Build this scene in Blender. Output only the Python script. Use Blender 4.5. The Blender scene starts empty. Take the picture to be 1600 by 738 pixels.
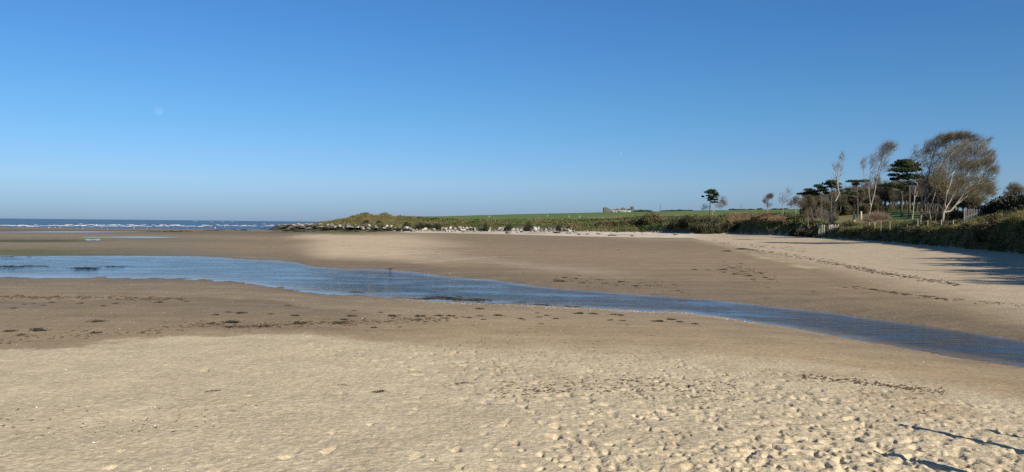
import bpy, math, random
import numpy as np
from mathutils import Matrix, Vector

sc = bpy.context.scene
COL = sc.collection
R_ = math.radians
rng = np.random.default_rng(7)
random.seed(7)

# ------------------------------------------------------------------ camera
F_PX, PITCH, ROLL, EYE = 1208.0, R_(0.93), R_(0.573), 3.8
cam_d = bpy.data.cameras.new('camera')
cam = bpy.data.objects.new('camera', cam_d)
COL.objects.link(cam)
cam_d.sensor_width = 36.0
cam_d.lens = 36.0 * F_PX / 1600.0
cam_d.clip_start, cam_d.clip_end = 0.5, 90000.0
cam.matrix_world = (Matrix.Translation((0, 0, EYE)) @ Matrix.Rotation(R_(90) - PITCH, 4, 'X')
                    @ Matrix.Rotation(ROLL, 4, 'Z'))
sc.camera = cam

# ------------------------------------------------------------------ sky, sun, exposure
SUN_AZ, SUN_EL = R_(143), R_(29)          # azimuth clockwise from +Y
world = bpy.data.worlds.new('World')
sc.world = world
world.use_nodes = True
wn = world.node_tree
sky = wn.nodes.new('ShaderNodeTexSky')
sky.sky_type = 'NISHITA'
sky.sun_disc = False
sky.sun_elevation = SUN_EL
sky.sun_rotation = SUN_AZ
sky.air_density = 1.0
sky.dust_density = 0.5
sky.ozone_density = 10.0
sky.altitude = 0
# thin sea haze: a slight lilac tint of the lowest degrees, the same all round the horizon
wtc = wn.nodes.new('ShaderNodeTexCoord'); wsep = wn.nodes.new('ShaderNodeSeparateXYZ'); wramp = wn.nodes.new('ShaderNodeValToRGB'); wmul = wn.nodes.new('ShaderNodeMixRGB')
wn.links.new(wtc.outputs['Generated'], wsep.inputs[0]); wn.links.new(wsep.outputs[2], wramp.inputs[0])
els = wramp.color_ramp.elements
els[0].position = 0.0; els[0].color = (.73, .80, 1.0, 1)
els[1].position = 1.0; els[1].color = (.68, .905, .985, 1)
for p_, c_ in ((.02, (.76, .83, 1.0, 1)), (.05, (.93, .92, .99, 1)), (.14, (.80, .95, .94, 1)), (.24, (.70, .92, .98, 1))):
    e_ = els.new(p_); e_.color = c_
wmul.blend_type = 'MULTIPLY'; wmul.inputs[0].default_value = 1.0
wn.links.new(sky.outputs[0], wmul.inputs[1]); wn.links.new(wramp.outputs[0], wmul.inputs[2])
wn.links.new(wmul.outputs[0], wn.nodes['Background'].inputs[0])
wn.nodes['Background'].inputs[1].default_value = 0.084
sl = bpy.data.lights.new('sun', 'SUN')
sl.energy = 5.0
sl.angle = R_(0.5)
sl.color = (1.0, 0.93, 0.82)
sun = bpy.data.objects.new('sun', sl)
COL.objects.link(sun)
SUN_DIR = Vector((math.sin(SUN_AZ) * math.cos(SUN_EL), math.cos(SUN_AZ) * math.cos(SUN_EL), math.sin(SUN_EL)))
sun.rotation_euler = SUN_DIR.to_track_quat('Z', 'Y').to_euler()
sun.location = (60, -80, 60)
sc.view_settings.view_transform = 'Standard'
sc.view_settings.look = 'None'
sc.view_settings.exposure = 0.48
sc.view_settings.gamma = 1.0
sc.cycles.use_denoising = False

# ------------------------------------------------------------------ helpers: noise
def _h(i, j, seed):
    n = (i.astype(np.int64) * 374761393 + j.astype(np.int64) * 668265263 + seed * 1442695041) & 0xffffffff
    n = ((n ^ (n >> 13)) * 1274126177) & 0xffffffff
    n = n ^ (n >> 16)
    return (n & 0xffff) / 32767.5 - 1.0

def vnoise(x, y, seed=0):
    xi, yi = np.floor(x), np.floor(y)
    fx, fy = x - xi, y - yi
    fx = fx * fx * (3 - 2 * fx); fy = fy * fy * (3 - 2 * fy)
    a, b = _h(xi, yi, seed), _h(xi + 1, yi, seed)
    c, d = _h(xi, yi + 1, seed), _h(xi + 1, yi + 1, seed)
    return (a + (b - a) * fx) * (1 - fy) + (c + (d - c) * fx) * fy

def fbm(x, y, wl, octv=4, gain=0.5, seed=0):
    s, a, t = 0, 1.0, 0
    for k in range(octv):
        ca, sa = math.cos(1.1 * k + .3), math.sin(1.1 * k + .3)
        s = s + a * vnoise((x * ca - y * sa) / wl + 17.3 * k, (x * sa + y * ca) / wl, seed + k)
        t += a; a *= gain; wl *= 0.5
    return s / t

def sstep(a, b, x):
    t = np.clip((x - a) / (b - a), 0, 1)
    return t * t * (3 - 2 * t)

# ------------------------------------------------------------------ helpers: objects
def mesh_np(name, V, F, smooth=False):
    V = np.ascontiguousarray(V, np.float32); F = np.ascontiguousarray(F, np.int32)
    me = bpy.data.meshes.new(name)
    me.vertices.add(len(V)); me.vertices.foreach_set('co', V.ravel())
    k = F.shape[1]
    me.loops.add(F.size); me.loops.foreach_set('vertex_index', F.ravel())
    me.polygons.add(len(F))
    me.polygons.foreach_set('loop_start', np.arange(0, F.size, k, dtype=np.int32))
    me.update(calc_edges=True)
    if smooth:
        me.polygons.foreach_set('use_smooth', np.ones(len(F), bool))
    return me

class MB:
    """collects vertex / triangle arrays"""
    def __init__(s): s.V, s.F, s.n = [], [], 0
    def add(s, V, F):
        V = np.asarray(V, float); F = np.asarray(F, int)
        if F.shape[1] == 4:
            F = np.concatenate([F[:, [0, 1, 2]], F[:, [0, 2, 3]]])
        s.V.append(V); s.F.append(F + s.n); s.n += len(V)
    def mesh(s, name, smooth=False):
        return mesh_np(name, np.concatenate(s.V), np.concatenate(s.F), smooth)

def obj(name, me, m=None, parent=None, loc=None, rot=None, scale=None):
    o = bpy.data.objects.new(name, me)
    COL.objects.link(o)
    if m is not None and me is not None:
        if not me.materials: me.materials.append(m)
    if parent is not None: o.parent = parent
    if loc is not None: o.location = loc
    if rot is not None: o.rotation_euler = rot
    if scale is not None: o.scale = scale
    return o

def tag(o, label=None, cat=None, group=None, kind=None):
    if label: o['label'] = label
    if cat: o['category'] = cat
    if group: o['group'] = group
    if kind: o['kind'] = kind
    return o

def thing(name, label, cat, loc=(0, 0, 0), rz=0.0, group=None):
    o = bpy.data.objects.new(name, None)
    COL.objects.link(o)
    o.empty_display_size = 0.3
    o.location = loc; o.rotation_euler = (0, 0, rz)
    return tag(o, label, cat, group)

def copy_thing(src, loc, rz, scale=1.0, label=None, group=None):
    c = src.copy(); COL.objects.link(c)
    c.location = loc; c.rotation_euler = (0, 0, rz)
    c.scale = (scale,) * 3 if np.isscalar(scale) else scale
    if label: c['label'] = label
    if group: c['group'] = group
    for ch in src.children:
        d = ch.copy(); COL.objects.link(d); d.parent = c
        for g in ch.children:
            e = g.copy(); COL.objects.link(e); e.parent = d
    return c

def tubes(P0, P1, R0, R1, k=4):
    P0, P1 = np.asarray(P0, float), np.asarray(P1, float)
    R0, R1 = np.asarray(R0, float), np.asarray(R1, float)
    d = P1 - P0
    d /= np.maximum(np.linalg.norm(d, axis=1, keepdims=True), 1e-9)
    ref = np.where(np.abs(d[:, 2:3]) < .9, [[0, 0, 1.]], [[1., 0, 0]])
    a = np.cross(d, ref); a /= np.linalg.norm(a, axis=1, keepdims=True)
    b = np.cross(d, a)
    n = len(P0)
    V = np.zeros((n, 2 * k, 3))
    for i in range(k):
        t = 2 * math.pi * i / k
        off = a * math.cos(t) + b * math.sin(t)
        V[:, i] = P0 + off * R0[:, None]
        V[:, k + i] = P1 + off * R1[:, None]
    q = np.array([[i, k + i, k + (i + 1) % k, (i + 1) % k] for i in range(k)])
    F = (q[None] + (np.arange(n) * 2 * k)[:, None, None]).reshape(-1, 4)
    return V.reshape(-1, 3), F

def unit(n):
    v = rng.normal(size=(n, 3))
    return v / np.linalg.norm(v, axis=1, keepdims=True)

def cards(C, size, aspect=0.6, up=0.0, N=None):
    """small leaf quads with random lie"""
    n = len(C)
    d = unit(n) if N is None else N
    d[:, 2] += up; d /= np.linalg.norm(d, axis=1, keepdims=True)
    s = np.cross(d, unit(n)); s /= np.maximum(np.linalg.norm(s, axis=1, keepdims=True), 1e-6)
    sz = (size * (0.6 + 0.8 * rng.random(n)))[:, None]
    V = np.stack([C - d * sz * .5, C + s * sz * aspect * .5, C + d * sz * .5, C - s * sz * aspect * .5], 1)
    return V.reshape(-1, 3), (np.arange(n * 4).reshape(n, 4))

def box(x0, x1, y0, y1, z0, z1):
    V = np.array([[x, y, z] for z in (z0, z1) for y in (y0, y1) for x in (x0, x1)], float)
    F = np.array([[0, 2, 3, 1], [4, 5, 7, 6], [0, 1, 5, 4], [2, 6, 7, 3], [0, 4, 6, 2], [1, 3, 7, 5]])
    return V, F

def loft(P, RX, RZ, k=10):
    """closed smooth body along a spine"""
    P = np.asarray(P, float); n = len(P)
    T = np.gradient(P, axis=0); T /= np.linalg.norm(T, axis=1, keepdims=True)
    V = []
    for i in range(n):
        side = np.cross(T[i], [0, 0, 1.]); ln = np.linalg.norm(side)
        side = side / ln if ln > .2 else np.array([0, 1., 0])
        upv = np.cross(side, T[i])
        for j in range(k):
            t = 2 * math.pi * j / k
            V.append(P[i] + side * math.cos(t) * RX[i] + upv * math.sin(t) * RZ[i])
    F = [[i * k + j, i * k + (j + 1) % k, (i + 1) * k + (j + 1) % k, (i + 1) * k + j] for i in range(n - 1) for j in range(k)]
    V += [P[0], P[-1]]
    F3 = [[n * k, (j + 1) % k, j] for j in range(k)] + [[n * k + 1, (n - 1) * k + j, (n - 1) * k + (j + 1) % k] for j in range(k)]
    F = np.array(F); F = np.concatenate([F[:, [0, 1, 2]], F[:, [0, 2, 3]], np.array(F3)])
    return np.array(V), F

# ------------------------------------------------------------------ helpers: materials
def mat(name, c0, c1=None, scale=1.0, rough=0.9, spec=0.2, bump=0.0, bscale=None, detail=5, coords='Object', lo=.35, hi=.65,
        c2=None, scale2=None, trans=0.0):
    m = bpy.data.materials.new(name); m.use_nodes = True
    nt = m.node_tree; N = nt.nodes; L = nt.links
    b = N['Principled BSDF']
    b.inputs['Roughness'].default_value = rough
    b.inputs['Specular IOR Level'].default_value = spec
    c1 = c1 or c0
    if coords == 'Object':
        src = N.new('ShaderNodeTexCoord').outputs['Object']
    else:
        src = N.new('ShaderNodeNewGeometry').outputs['Position']
    nz = N.new('ShaderNodeTexNoise'); nz.inputs['Scale'].default_value = scale
    nz.inputs['Detail'].default_value = detail; nz.inputs['Roughness'].default_value = .65
    L.new(src, nz.inputs['Vector'])
    rp = N.new('ShaderNodeValToRGB')
    rp.color_ramp.elements[0].position = lo; rp.color_ramp.elements[0].color = (*c0, 1)
    rp.color_ramp.elements[1].position = hi; rp.color_ramp.elements[1].color = (*c1, 1)
    L.new(nz.outputs[0], rp.inputs[0])
    out = rp.outputs[0]
    if c2:
        n2 = N.new('ShaderNodeTexNoise'); n2.inputs['Scale'].default_value = scale2 or scale * .2
        n2.inputs['Detail'].default_value = 3
        L.new(src, n2.inputs['Vector'])
        mr = N.new('ShaderNodeMapRange'); mr.inputs[1].default_value = .45; mr.inputs[2].default_value = .62
        L.new(n2.outputs[0], mr.inputs[0])
        mx = N.new('ShaderNodeMixRGB'); mx.inputs[2].default_value = (*c2, 1)
        L.new(mr.outputs[0], mx.inputs[0]); L.new(out, mx.inputs[1]); out = mx.outputs[0]
    L.new(out, b.inputs['Base Color'])
    if bump:
        nb = N.new('ShaderNodeTexNoise'); nb.inputs['Scale'].default_value = bscale or scale * 4
        nb.inputs['Detail'].default_value = 4
        L.new(src, nb.inputs['Vector'])
        bp = N.new('ShaderNodeBump'); bp.inputs['Strength'].default_value = 1; bp.inputs['Distance'].default_value = bump
        L.new(nb.outputs[0], bp.inputs['Height']); L.new(bp.outputs[0], b.inputs['Normal'])
    if trans:
        tr = N.new('ShaderNodeBsdfTranslucent'); ms = N.new('ShaderNodeMixShader'); ms.inputs[0].default_value = trans
        L.new(out, tr.inputs[0]); L.new(b.outputs[0], ms.inputs[1]); L.new(tr.outputs[0], ms.inputs[2])
        L.new(ms.outputs[0], N['Material Output'].inputs[0])
    return m

# ------------------------------------------------------------------ survey: bearings and ranges measured on the photograph
def ray(px, py):
    px, py = np.asarray(px, float), np.asarray(py, float)
    dx, dy = (px - 800) / F_PX, -(py - 369) / F_PX
    cr, sr = math.cos(ROLL), math.sin(ROLL)
    a, b = dx * cr - dy * sr, dx * sr + dy * cr
    return a, math.cos(PITCH) + b * math.sin(PITCH), -math.sin(PITCH) + b * math.cos(PITCH)

def bearing(px, py=352.0):
    x, y, z = ray(px, py)
    return np.arctan2(x, y)

def rng_z(px, py, z):                 # range of the point seen at (px,py) lying at level z
    x, y, w = ray(px, py)
    return (z - EYE) / w * np.hypot(x, y)

def z_at(px, py, r):
    x, y, w = ray(px, py)
    return EYE + w / np.hypot(x, y) * r

ZW, ZSEA = -0.8, -1.9
T = lambda *p: (np.array([q[0] for q in p], float), np.array([q[1] for q in p], float))
NEAR = T((-150, 432), (0, 433), (160, 434), (300, 437), (400, 444), (470, 455), (500, 460.5), (560, 463), (640, 468), (740, 474), (800, 476), (900, 481),
         (1000, 485.5), (1080, 489), (1150, 499), (1240, 513), (1330, 530), (1420, 546), (1500, 560), (1600, 576), (1750, 602))
FAR = T((-150, 400), (0, 400.5), (100, 400), (200, 400), (310, 401), (350, 403), (390, 406), (430, 407), (460, 410), (490, 417), (520, 419.5), (600, 421), (650, 426),
        (700, 433), (760, 437), (840, 448), (900, 453), (1000, 461), (1100, 468), (1200, 478), (1300, 489), (1400, 503), (1500, 516), (1600, 532), (1750, 556))
DRY = T((-150, 548), (0, 543), (60, 540), (130, 536), (200, 529), (300, 523), (400, 520), (500, 522), (600, 529), (680, 538), (800, 541), (900, 545), (1000, 550),
        (1100, 552), (1200, 560), (1300, 574), (1400, 590), (1500, 604), (1600, 622), (1750, 650))
PALE = T((-150, 340), (590, 350), (625, 363.6), (640, 364.2), (700, 364.2), (760, 365), (830, 366.8), (900, 368.5), (1000, 370), (1080, 372), (1130, 380), (1200, 394), (1300, 411), (1400, 430), (1500, 447), (1600, 466), (1750, 490))
BASE_D = T((-150, 443), (415, 443), (450, 430), (480, 410), (520, 400), (560, 395), (600, 373), (700, 369), (800, 355), (900, 349), (1000, 343), (1050, 315), (1080, 290),
           (1150, 284), (1200, 256), (1240, 246), (1290, 205), (1330, 178), (1400, 145), (1450, 124), (1500, 109), (1550, 96), (1600, 86), (1750, 64))
BASE_Z = T((-150, -1.75), (415, -1.75), (450, -1.2), (480, -.8), (520, -.6), (600, -.4), (700, -.2), (800, .1), (900, .3), (1000, .5), (1080, .6), (1200, .7), (1290, .8),
           (1400, .9), (1500, 1.0), (1750, 1.0))
FACE_RUN = T((-150, 60), (415, 60), (450, 20), (520, 12), (600, 8), (1000, 6), (1240, 5), (1750, 5))
FACE_PY = T((-150, 356), (415, 356), (450, 353), (480, 351), (520, 351), (560, 348), (600, 349.5), (650, 351), (700, 352), (800, 352), (900, 351.5), (1000, 353), (1080, 352),
            (1150, 350), (1200, 346), (1240, 346), (1290, 360), (1330, 360), (1400, 359.5), (1450, 358.5), (1500, 357), (1550, 351), (1600, 347), (1750, 336))
SH_D = T((-150, 600), (415, 600), (440, 470), (480, 460), (520, 440), (620, 440), (700, 395), (900, 390), (1000, 375), (1080, 340), (1150, 310), (1200, 275), (1240, 265), (1290, 226),
         (1330, 196), (1400, 162), (1450, 140), (1500, 124), (1550, 110), (1600, 99), (1750, 76))
SH_PY = T((-150, 357), (415, 357), (440, 351.5), (450, 350.8), (480, 348.8), (500, 347.5), (520, 345.5), (540, 341), (555, 336.5), (568, 333), (574, 332.5), (580, 335.5), (590, 336.5), (597, 333.2),
          (603, 333), (612, 338), (640, 340), (700, 342.8), (800, 344.5), (900, 344), (950, 342.5), (1000, 339), (1080, 338.5), (1120, 337.5), (1150, 336), (1200, 334.5), (1240, 336), (1290, 352),
          (1330, 354), (1400, 354), (1500, 353.5), (1550, 350), (1600, 344), (1750, 332))
SK_D = T((-150, 1100), (415, 1100), (440, 1100), (500, 620), (600, 620), (640, 620), (800, 660), (900, 690), (1060, 700), (1120, 650), (1200, 560), (1250, 420), (1300, 330), (1400, 270), (1440, 250),
         (1500, 210), (1600, 180), (1750, 150))
SK_PY = T((620, 339.6), (640, 338.8), (700, 337.8), (800, 335), (850, 334), (900, 332.8), (945, 331.8), (1000, 331), (1060, 329.5), (1120, 328.5), (1200, 327.5), (1250, 326.5), (1300, 327), (1400, 327.5),
          (1440, 329), (1500, 330), (1600, 318), (1750, 300))

def tab(t, px): return np.interp(px, t[0], t[1])

PXS = np.arange(-120, 1725, 5.0)
n_s = len(PXS)
cosb = np.cos(bearing(PXS))
kn_th, kn_r, kn_z = [], [], []
def knot(r, z, py=352.0):
    kn_th.append(bearing(PXS, py)); kn_r.append(np.broadcast_to(r, n_s).astype(float)); kn_z.append(np.broadcast_to(z, n_s).astype(float))
knot(2.5, 2.1); knot(9.5, 0.12)
p = tab(DRY, PXS); zd = np.interp(PXS, [0, 900, 1300, 1600], [-.3, -.3, -.3, -.32]); knot(rng_z(PXS, p, zd), zd, p)
p = tab(NEAR, PXS); rn = rng_z(PXS, p, ZW); knot(rn, ZW, p)
p2 = tab(FAR, PXS); rf = rng_z(PXS, p2, ZW)
knot(rn + (rf - rn) * .35, ZW - .3, p); knot(rn + (rf - rn) * .75, ZW - .3, p2)
knot(rf, ZW, p2)
knot(rf * 1.06, ZW + np.interp(PXS, [300, 700, 1300], [.1, .2, .28]), p2)
rb = tab(BASE_D, PXS) / cosb; zb = tab(BASE_Z, PXS); knot(rb, zb)
r = rb + tab(FACE_RUN, PXS); knot(r, np.where(PXS < 430, -1.95, z_at(PXS, tab(FACE_PY, PXS), r)))
r = tab(SH_D, PXS) / cosb; knot(r, np.where(PXS < 430, -2.6, z_at(PXS, tab(SH_PY, PXS), r)))
r = tab(SK_D, PXS) / cosb; zs = np.where(PXS < 622, -4.0, z_at(PXS, tab(SK_PY, PXS), r)); knot(r, zs)
knot(3500, np.where(PXS < 622, -8, zs - 14)); knot(60000, -25)
NK = len(kn_r)

# bearings of the sheet: fine in the view, coarse around the back
TH = np.concatenate([np.arange(-180, -43, 3.5), np.arange(-43, 43, 0.078), np.arange(43, 180, 3.5)])
TH = np.radians(TH)
KR, KZ = np.zeros((NK, len(TH))), np.zeros((NK, len(TH)))
ext = np.radians([-180., -140., 60., 90., 135., 180.])
fac = [.8, 1.0, .70, .58, .62, .8]
for k in range(NK):
    th = np.concatenate([ext[:2], kn_th[k], ext[2:]])
    a, b = kn_r[k][0], kn_r[k][-1]
    if k < 2 or k >= 11:
        rr = np.concatenate([[b, a], kn_r[k], [b] * 4]); 
    elif k < 8:
        rr = np.concatenate([[b * .8, a], kn_r[k], [b * .85, b * .8, b * .8, b * .8]])
    else:
        rr = np.concatenate([[b * .8, a], kn_r[k], [b * f for f in fac[2:]]])
    zz = np.concatenate([[kn_z[k][-1], kn_z[k][0]], kn_z[k], [kn_z[k][-1]] * 4])
    KR[k] = np.interp(TH, th, rr); KZ[k] = np.interp(TH, th, zz)
for k in range(1, NK):
    KR[k] = np.maximum(KR[k], KR[k - 1] + .4)

def kth(k, th):      # range of knot k at bearing th
    return np.interp(th, TH, KR[k])

def ground0(th, r):  # smooth ground level at one bearing
    zr = [np.interp(th, TH, KR[k]) for k in range(NK)]
    zz = [np.interp(th, TH, KZ[k]) for k in range(NK)]
    return np.interp(r, zr, zz)

def G(px, py, rmax=900.0):
    """point of the ground seen at this place of the photograph"""
    x, y, w = (float(v) for v in ray(px, py))
    th, s = math.atan2(x, y), w / math.hypot(x, y)
    zr = [np.interp(th, TH, KR[k]) for k in range(NK)]
    zz = [np.interp(th, TH, KZ[k]) for k in range(NK)]
    rr = 3.0 * np.exp(np.linspace(0, math.log(rmax / 3.0), 4000))
    h = np.interp(rr, zr, zz) - (EYE + s * rr)
    i = int(np.argmax(h >= 0)) if (h >= 0).any() else len(rr) - 1
    return Vector((rr[i] * math.sin(th), rr[i] * math.cos(th), float(np.interp(rr[i], zr, zz))))

def P(px, depth, py=None):
    """point at this bearing and depth, on the ground or at the height seen at py"""
    x, y, w = (float(v) for v in ray(px, 352.0 if py is None else py))
    th = math.atan2(x, y); r = depth / math.cos(th)
    z = float(ground0(th, r)) if py is None else EYE + w / math.hypot(x, y) * r
    return Vector((r * math.sin(th), r * math.cos(th), z))

# ------------------------------------------------------------------ ground sheet
inv = np.linspace(1 / 9.0, 1 / 75.0, 420)
rows = np.concatenate([[2.5, 4, 6, 7.5], 1 / inv, 75 * np.exp(np.arange(.008, math.log(480 / 75.), .008)),
                       480 * np.exp(np.arange(0, math.log(1000 / 480.), .025)), [1100, 1300, 1700, 2500, 3500, 6000, 12000, 25000, 60000]])
NR, NT = len(rows), len(TH)
RR, TT = np.meshgrid(rows, TH, indexing='ij')
X, Y = RR * np.sin(TT), RR * np.cos(TT)
Z = np.zeros_like(RR)
for j in range(NT):
    Z[:, j] = np.interp(rows, KR[:, j], KZ[:, j])
PXG = 800 + F_PX * np.tan(np.clip(TT, -1.2, 1.2))      # bearing expressed as photo column
iv = 1 / RR
r_dry, r_near, r_far, r_base, r_face, r_sh, r_sk = (KR[k][None, :] for k in (2, 3, 6, 8, 9, 10, 11))
w1 = fbm(X, Y, 6.0, 5, .6, 11)
w2 = fbm(X, Y, 40.0, 4, .55, 21)
w3 = fbm(X, Y, 1.3, 4, .6, 31)
tn = (iv - 1 / r_near) / (1 / r_dry - 1 / r_near)            # 0 at the near water line, 1 at the dry edge
tf = (1 / r_far - iv) / (1 / r_far - 1 / r_base)             # 0 at the far water line, 1 at the foot of the bank
p_ = tab(PALE, PXS)
r_pale = np.interp(TH, bearing(PXS), rng_z(PXS, np.maximum(p_, 350 + .01 * (PXS - 800) + 3), np.interp(PXS, [640, 760, 1000, 1200, 1600], [-.25, .05, .4, .2, .3])))[None, :]

def lerp(a, b, t): return a + (np.asarray(b) - a) * t[..., None]
C = lambda *v: np.array(v, float)
DRYC, ORNG, DAMP, WET = C(.505, .405, .255), C(.345, .25, .142), C(.245, .18, .105), C(.182, .135, .083)
GRAVEL, PALEC, WHITE, ALG = C(.29, .215, .128), C(.45, .355, .23), C(.60, .51, .39), C(.105, .098, .038)
col = np.zeros(RR.shape + (3,)); col[:] = DAMP
wet = np.zeros_like(RR)
bumpy = np.zeros_like(RR)
# near shore
right = sstep(480, 760, PXG)
tw = tn + .10 * w1 + .05 * w3
left_c = np.stack([np.interp(tw, [0, .1, .32, .38, .62, .8, 1], [WET[c], GRAVEL[c] * .8, GRAVEL[c] * .95, WET[c] * 1.15, DAMP[c] * .98, DAMP[c] * 1.1, DAMP[c] * 1.18]) for c in range(3)], -1)
right_c = np.stack([np.interp(tw, [0, .05, .25, .55, 1.0], [GRAVEL[c] * 1.15, DAMP[c] * 1.15, DAMP[c] * 1.3, ORNG[c], ORNG[c] * 1.1]) for c in range(3)], -1)
nc = left_c * (1 - right[..., None]) + right_c * right[..., None]
edge_w = .05 + .28 * right
nc = lerp(nc, ORNG * .95, sstep(.84, .97, tw) * (1 - right) * .6)
dry_m = sstep(1.0 - edge_w * .8, 1.0 + edge_w, tw + .05 * w3)
nc = lerp(nc, DRYC, dry_m)
blot = sstep(.15, .5, fbm(X, Y, 3.2, 4, .6, 77)) * sstep(700, 1000, PXG) * (1 - sstep(1.6, 2.4, tn))
nc = lerp(nc, ORNG * 1.15, .55 * blot * dry_m)
near_m = (RR <= r_near * 1.02)
col[near_m] = nc[near_m]
bumpy = np.where(near_m, dry_m, 0)
wet = np.where(near_m, (1 - sstep(-.05, .7, tw)) * .6, wet)
# stream bed
bed = (RR > r_near) & (RR < r_far)
col[bed] = WET * .8; wet[bed] = 1
# far shore
far_m = (RR >= r_far * .98) & (RR < r_base * 1.001)
fw = tf + .02 * w2 + .015 * w1
left = 1 - sstep(380, 520, PXG)
mid_c = np.stack([np.interp(fw, [0, .08, .3, .6, .8, 1], [WET[c] * 1.1, DAMP[c] * .85, DAMP[c], DAMP[c] * 1.1, DAMP[c] * .95, DAMP[c]]) for c in range(3)], -1)
left_c = np.stack([np.interp(fw, [0, .06, .3, .45, .6, .75, .9, 1], [WET[c] * 1.05, DAMP[c] * .9, DAMP[c] * 1.0, DAMP[c] * 1.08, DAMP[c] * .9, DAMP[c] * 1.1, WET[c], WET[c] * .9]) for c in range(3)], -1)
fc = mid_c * (1 - left[..., None]) + left_c * left[..., None]
# sand bar in the middle
barw = sstep(440, 520, PXG + 40 * w2) * (1 - sstep(600, 760, PXG + 60 * w2)) * sstep(.12, .35, fw) * (1 - sstep(.86, .97, fw))
fc = lerp(fc, C(.49, .37, .235), barw)
barw2 = sstep(600, 700, PXG) * (1 - sstep(900, 1050, PXG)) * np.exp(-((fw - .38 + .0004 * (PXG - 700)) / .07) ** 2)
fc = lerp(fc, C(.35, .27, .18), barw2 * .7)
for (xa, ya, xb, yb, wd_) in ((598, 398, 642, 390.5, 1.3), (478, 391, 600, 390.5, 1.0), (640, 411, 780, 402, 1.6)):
    yy = np.interp(PXS, [xa, xb], [ya, yb]); rz_ = rng_z(PXS, yy, -.6); r_l = np.interp(TH, bearing(PXS), rz_)[None, :]
    kk = np.exp(-((np.log(RR / r_l) + .012 * w1) / (.010 * wd_)) ** 2) * sstep(xa - 6, xa + 8, PXG) * (1 - sstep(xb - 10, xb + 4, PXG))
    fc = lerp(fc, C(.48, .38, .25), kk * .38)
lf = 1 - sstep(250, 420, PXG + 40 * w2)
fc = lerp(fc, fc * C(.86, .93, 1.0), lf)
# green algae by the stream at the left, and on the outer flats
alg = (1 - sstep(60, 330, PXG)) * (1 - sstep(.12, .36, fw)) * sstep(-.25, .35, w1 + .35)
fc = lerp(fc, C(.125, .115, .042), alg * .95)
alg2 = (1 - sstep(90, 190, PXG + 30 * w1)) * np.exp(-((fw - .53) / .05) ** 2)
fc = lerp(fc, C(.075, .07, .03), alg2)
alg3 = sstep(395, 450, PXG) * (1 - sstep(540, 620, PXG)) * sstep(.86, .93, fw + .05 * w1)
fc = lerp(fc, ALG, alg3 * .9)
# pale upper beach at the right
pr = np.log(RR / r_pale) + .05 * w2 + .035 * w1
pale_m = sstep(-.22, .16, pr) * sstep(900, 1120, PXG)
fc = lerp(fc, PALEC, pale_m)
yel = np.exp(-((pr + .12) / .05) ** 2) * sstep(1120, 1220, PXG) * (1 - sstep(1300, 1420, PXG)) * sstep(-.1, .3, w1)
fc = lerp(fc, C(.50, .42, .24), yel * .7)
strip = sstep(.0, .06, np.log(RR / r_pale)) * sstep(600, 650, PXG) * (1 - sstep(1060, 1120, PXG))
fc = lerp(fc, WHITE, strip * (.35 + .65 * sstep(-.35, .15, fbm(X, Y, 9.0, 4, .65, 91))))
alg4 = sstep(1000, 1025, PXG) * (1 - sstep(1080, 1110, PXG)) * np.exp(-((np.log(RR / r_pale) + .03) / .03) ** 2)
fc = lerp(fc, ALG * 1.6, alg4 * .9)
col[far_m] = fc[far_m]
bumpy = np.where(far_m, .55 * pale_m, bumpy)
wet = np.where(far_m, (1 - sstep(0, .25, fw)) * .6 * (1 - pale_m) + .25 * left * (1 - pale_m), wet)
# land: bank, scrub, fields, lawn
land = (RR >= r_base)
u = w1 * .5 + .5
SOIL, SCRUB, FIELD, LAWN, STRAW = C(.10, .075, .045), C(.062, .07, .026), C(.12, .155, .05), C(.085, .125, .033), C(.24, .19, .085)
lc = lerp(np.broadcast_to(SCRUB, col.shape), STRAW * .6, sstep(.1, .6, w1))
lc = lerp(lc, SOIL, 1 - sstep(.0, .5, (RR - r_base) / (r_face - r_base + .1)))
dune = sstep(470, 520, PXG) * (1 - sstep(620, 680, PXG))
lc = lerp(lc, lerp(np.broadcast_to(C(.19, .15, .065), col.shape), C(.10, .10, .035), sstep(-.2, .3, w1)), dune * sstep(.3, 1, (RR - r_base) / (r_face - r_base + .1)))
fld = sstep(0, .04, np.log(RR / r_sh) - .005 - .02 * w1) * sstep(630, 680, PXG)
fcol = lerp(np.broadcast_to(FIELD, col.shape), C(.085, .135, .035), sstep(-.2, .4, w2))
str_ = (sstep(-.05, .02, np.log(RR / r_sh)) * (1 - sstep(.07, .16, np.log(RR / r_sh) + .03 * w1))) * sstep(880, 960, PXG) * (1 - sstep(1180, 1230, PXG))
fcol = lerp(fcol, C(.27, .22, .10), str_)
lc = lerp(lc, fcol, fld)
lw = sstep(1270, 1300, PXG) * sstep(.02, .10, np.log(RR / r_sh))
lcol = lerp(np.broadcast_to(LAWN, col.shape), C(.21, .18, .075), (1 - sstep(.18, .34, np.log(RR / r_sh) + .05 * w1)) * sstep(1240, 1290, PXG) * (1 - sstep(1360, 1420, PXG)))
lc = lerp(lc, lcol, lw)
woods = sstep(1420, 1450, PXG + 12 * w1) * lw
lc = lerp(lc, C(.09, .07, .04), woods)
col[land] = lc[land]
reef = land & (PXG < 490)
col[reef] = (C(.20, .17, .13))
shore = (PXG < 430) & (RR > r_base * .9)
col[shore] = WET * 1.2
wet[shore] = .6

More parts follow.
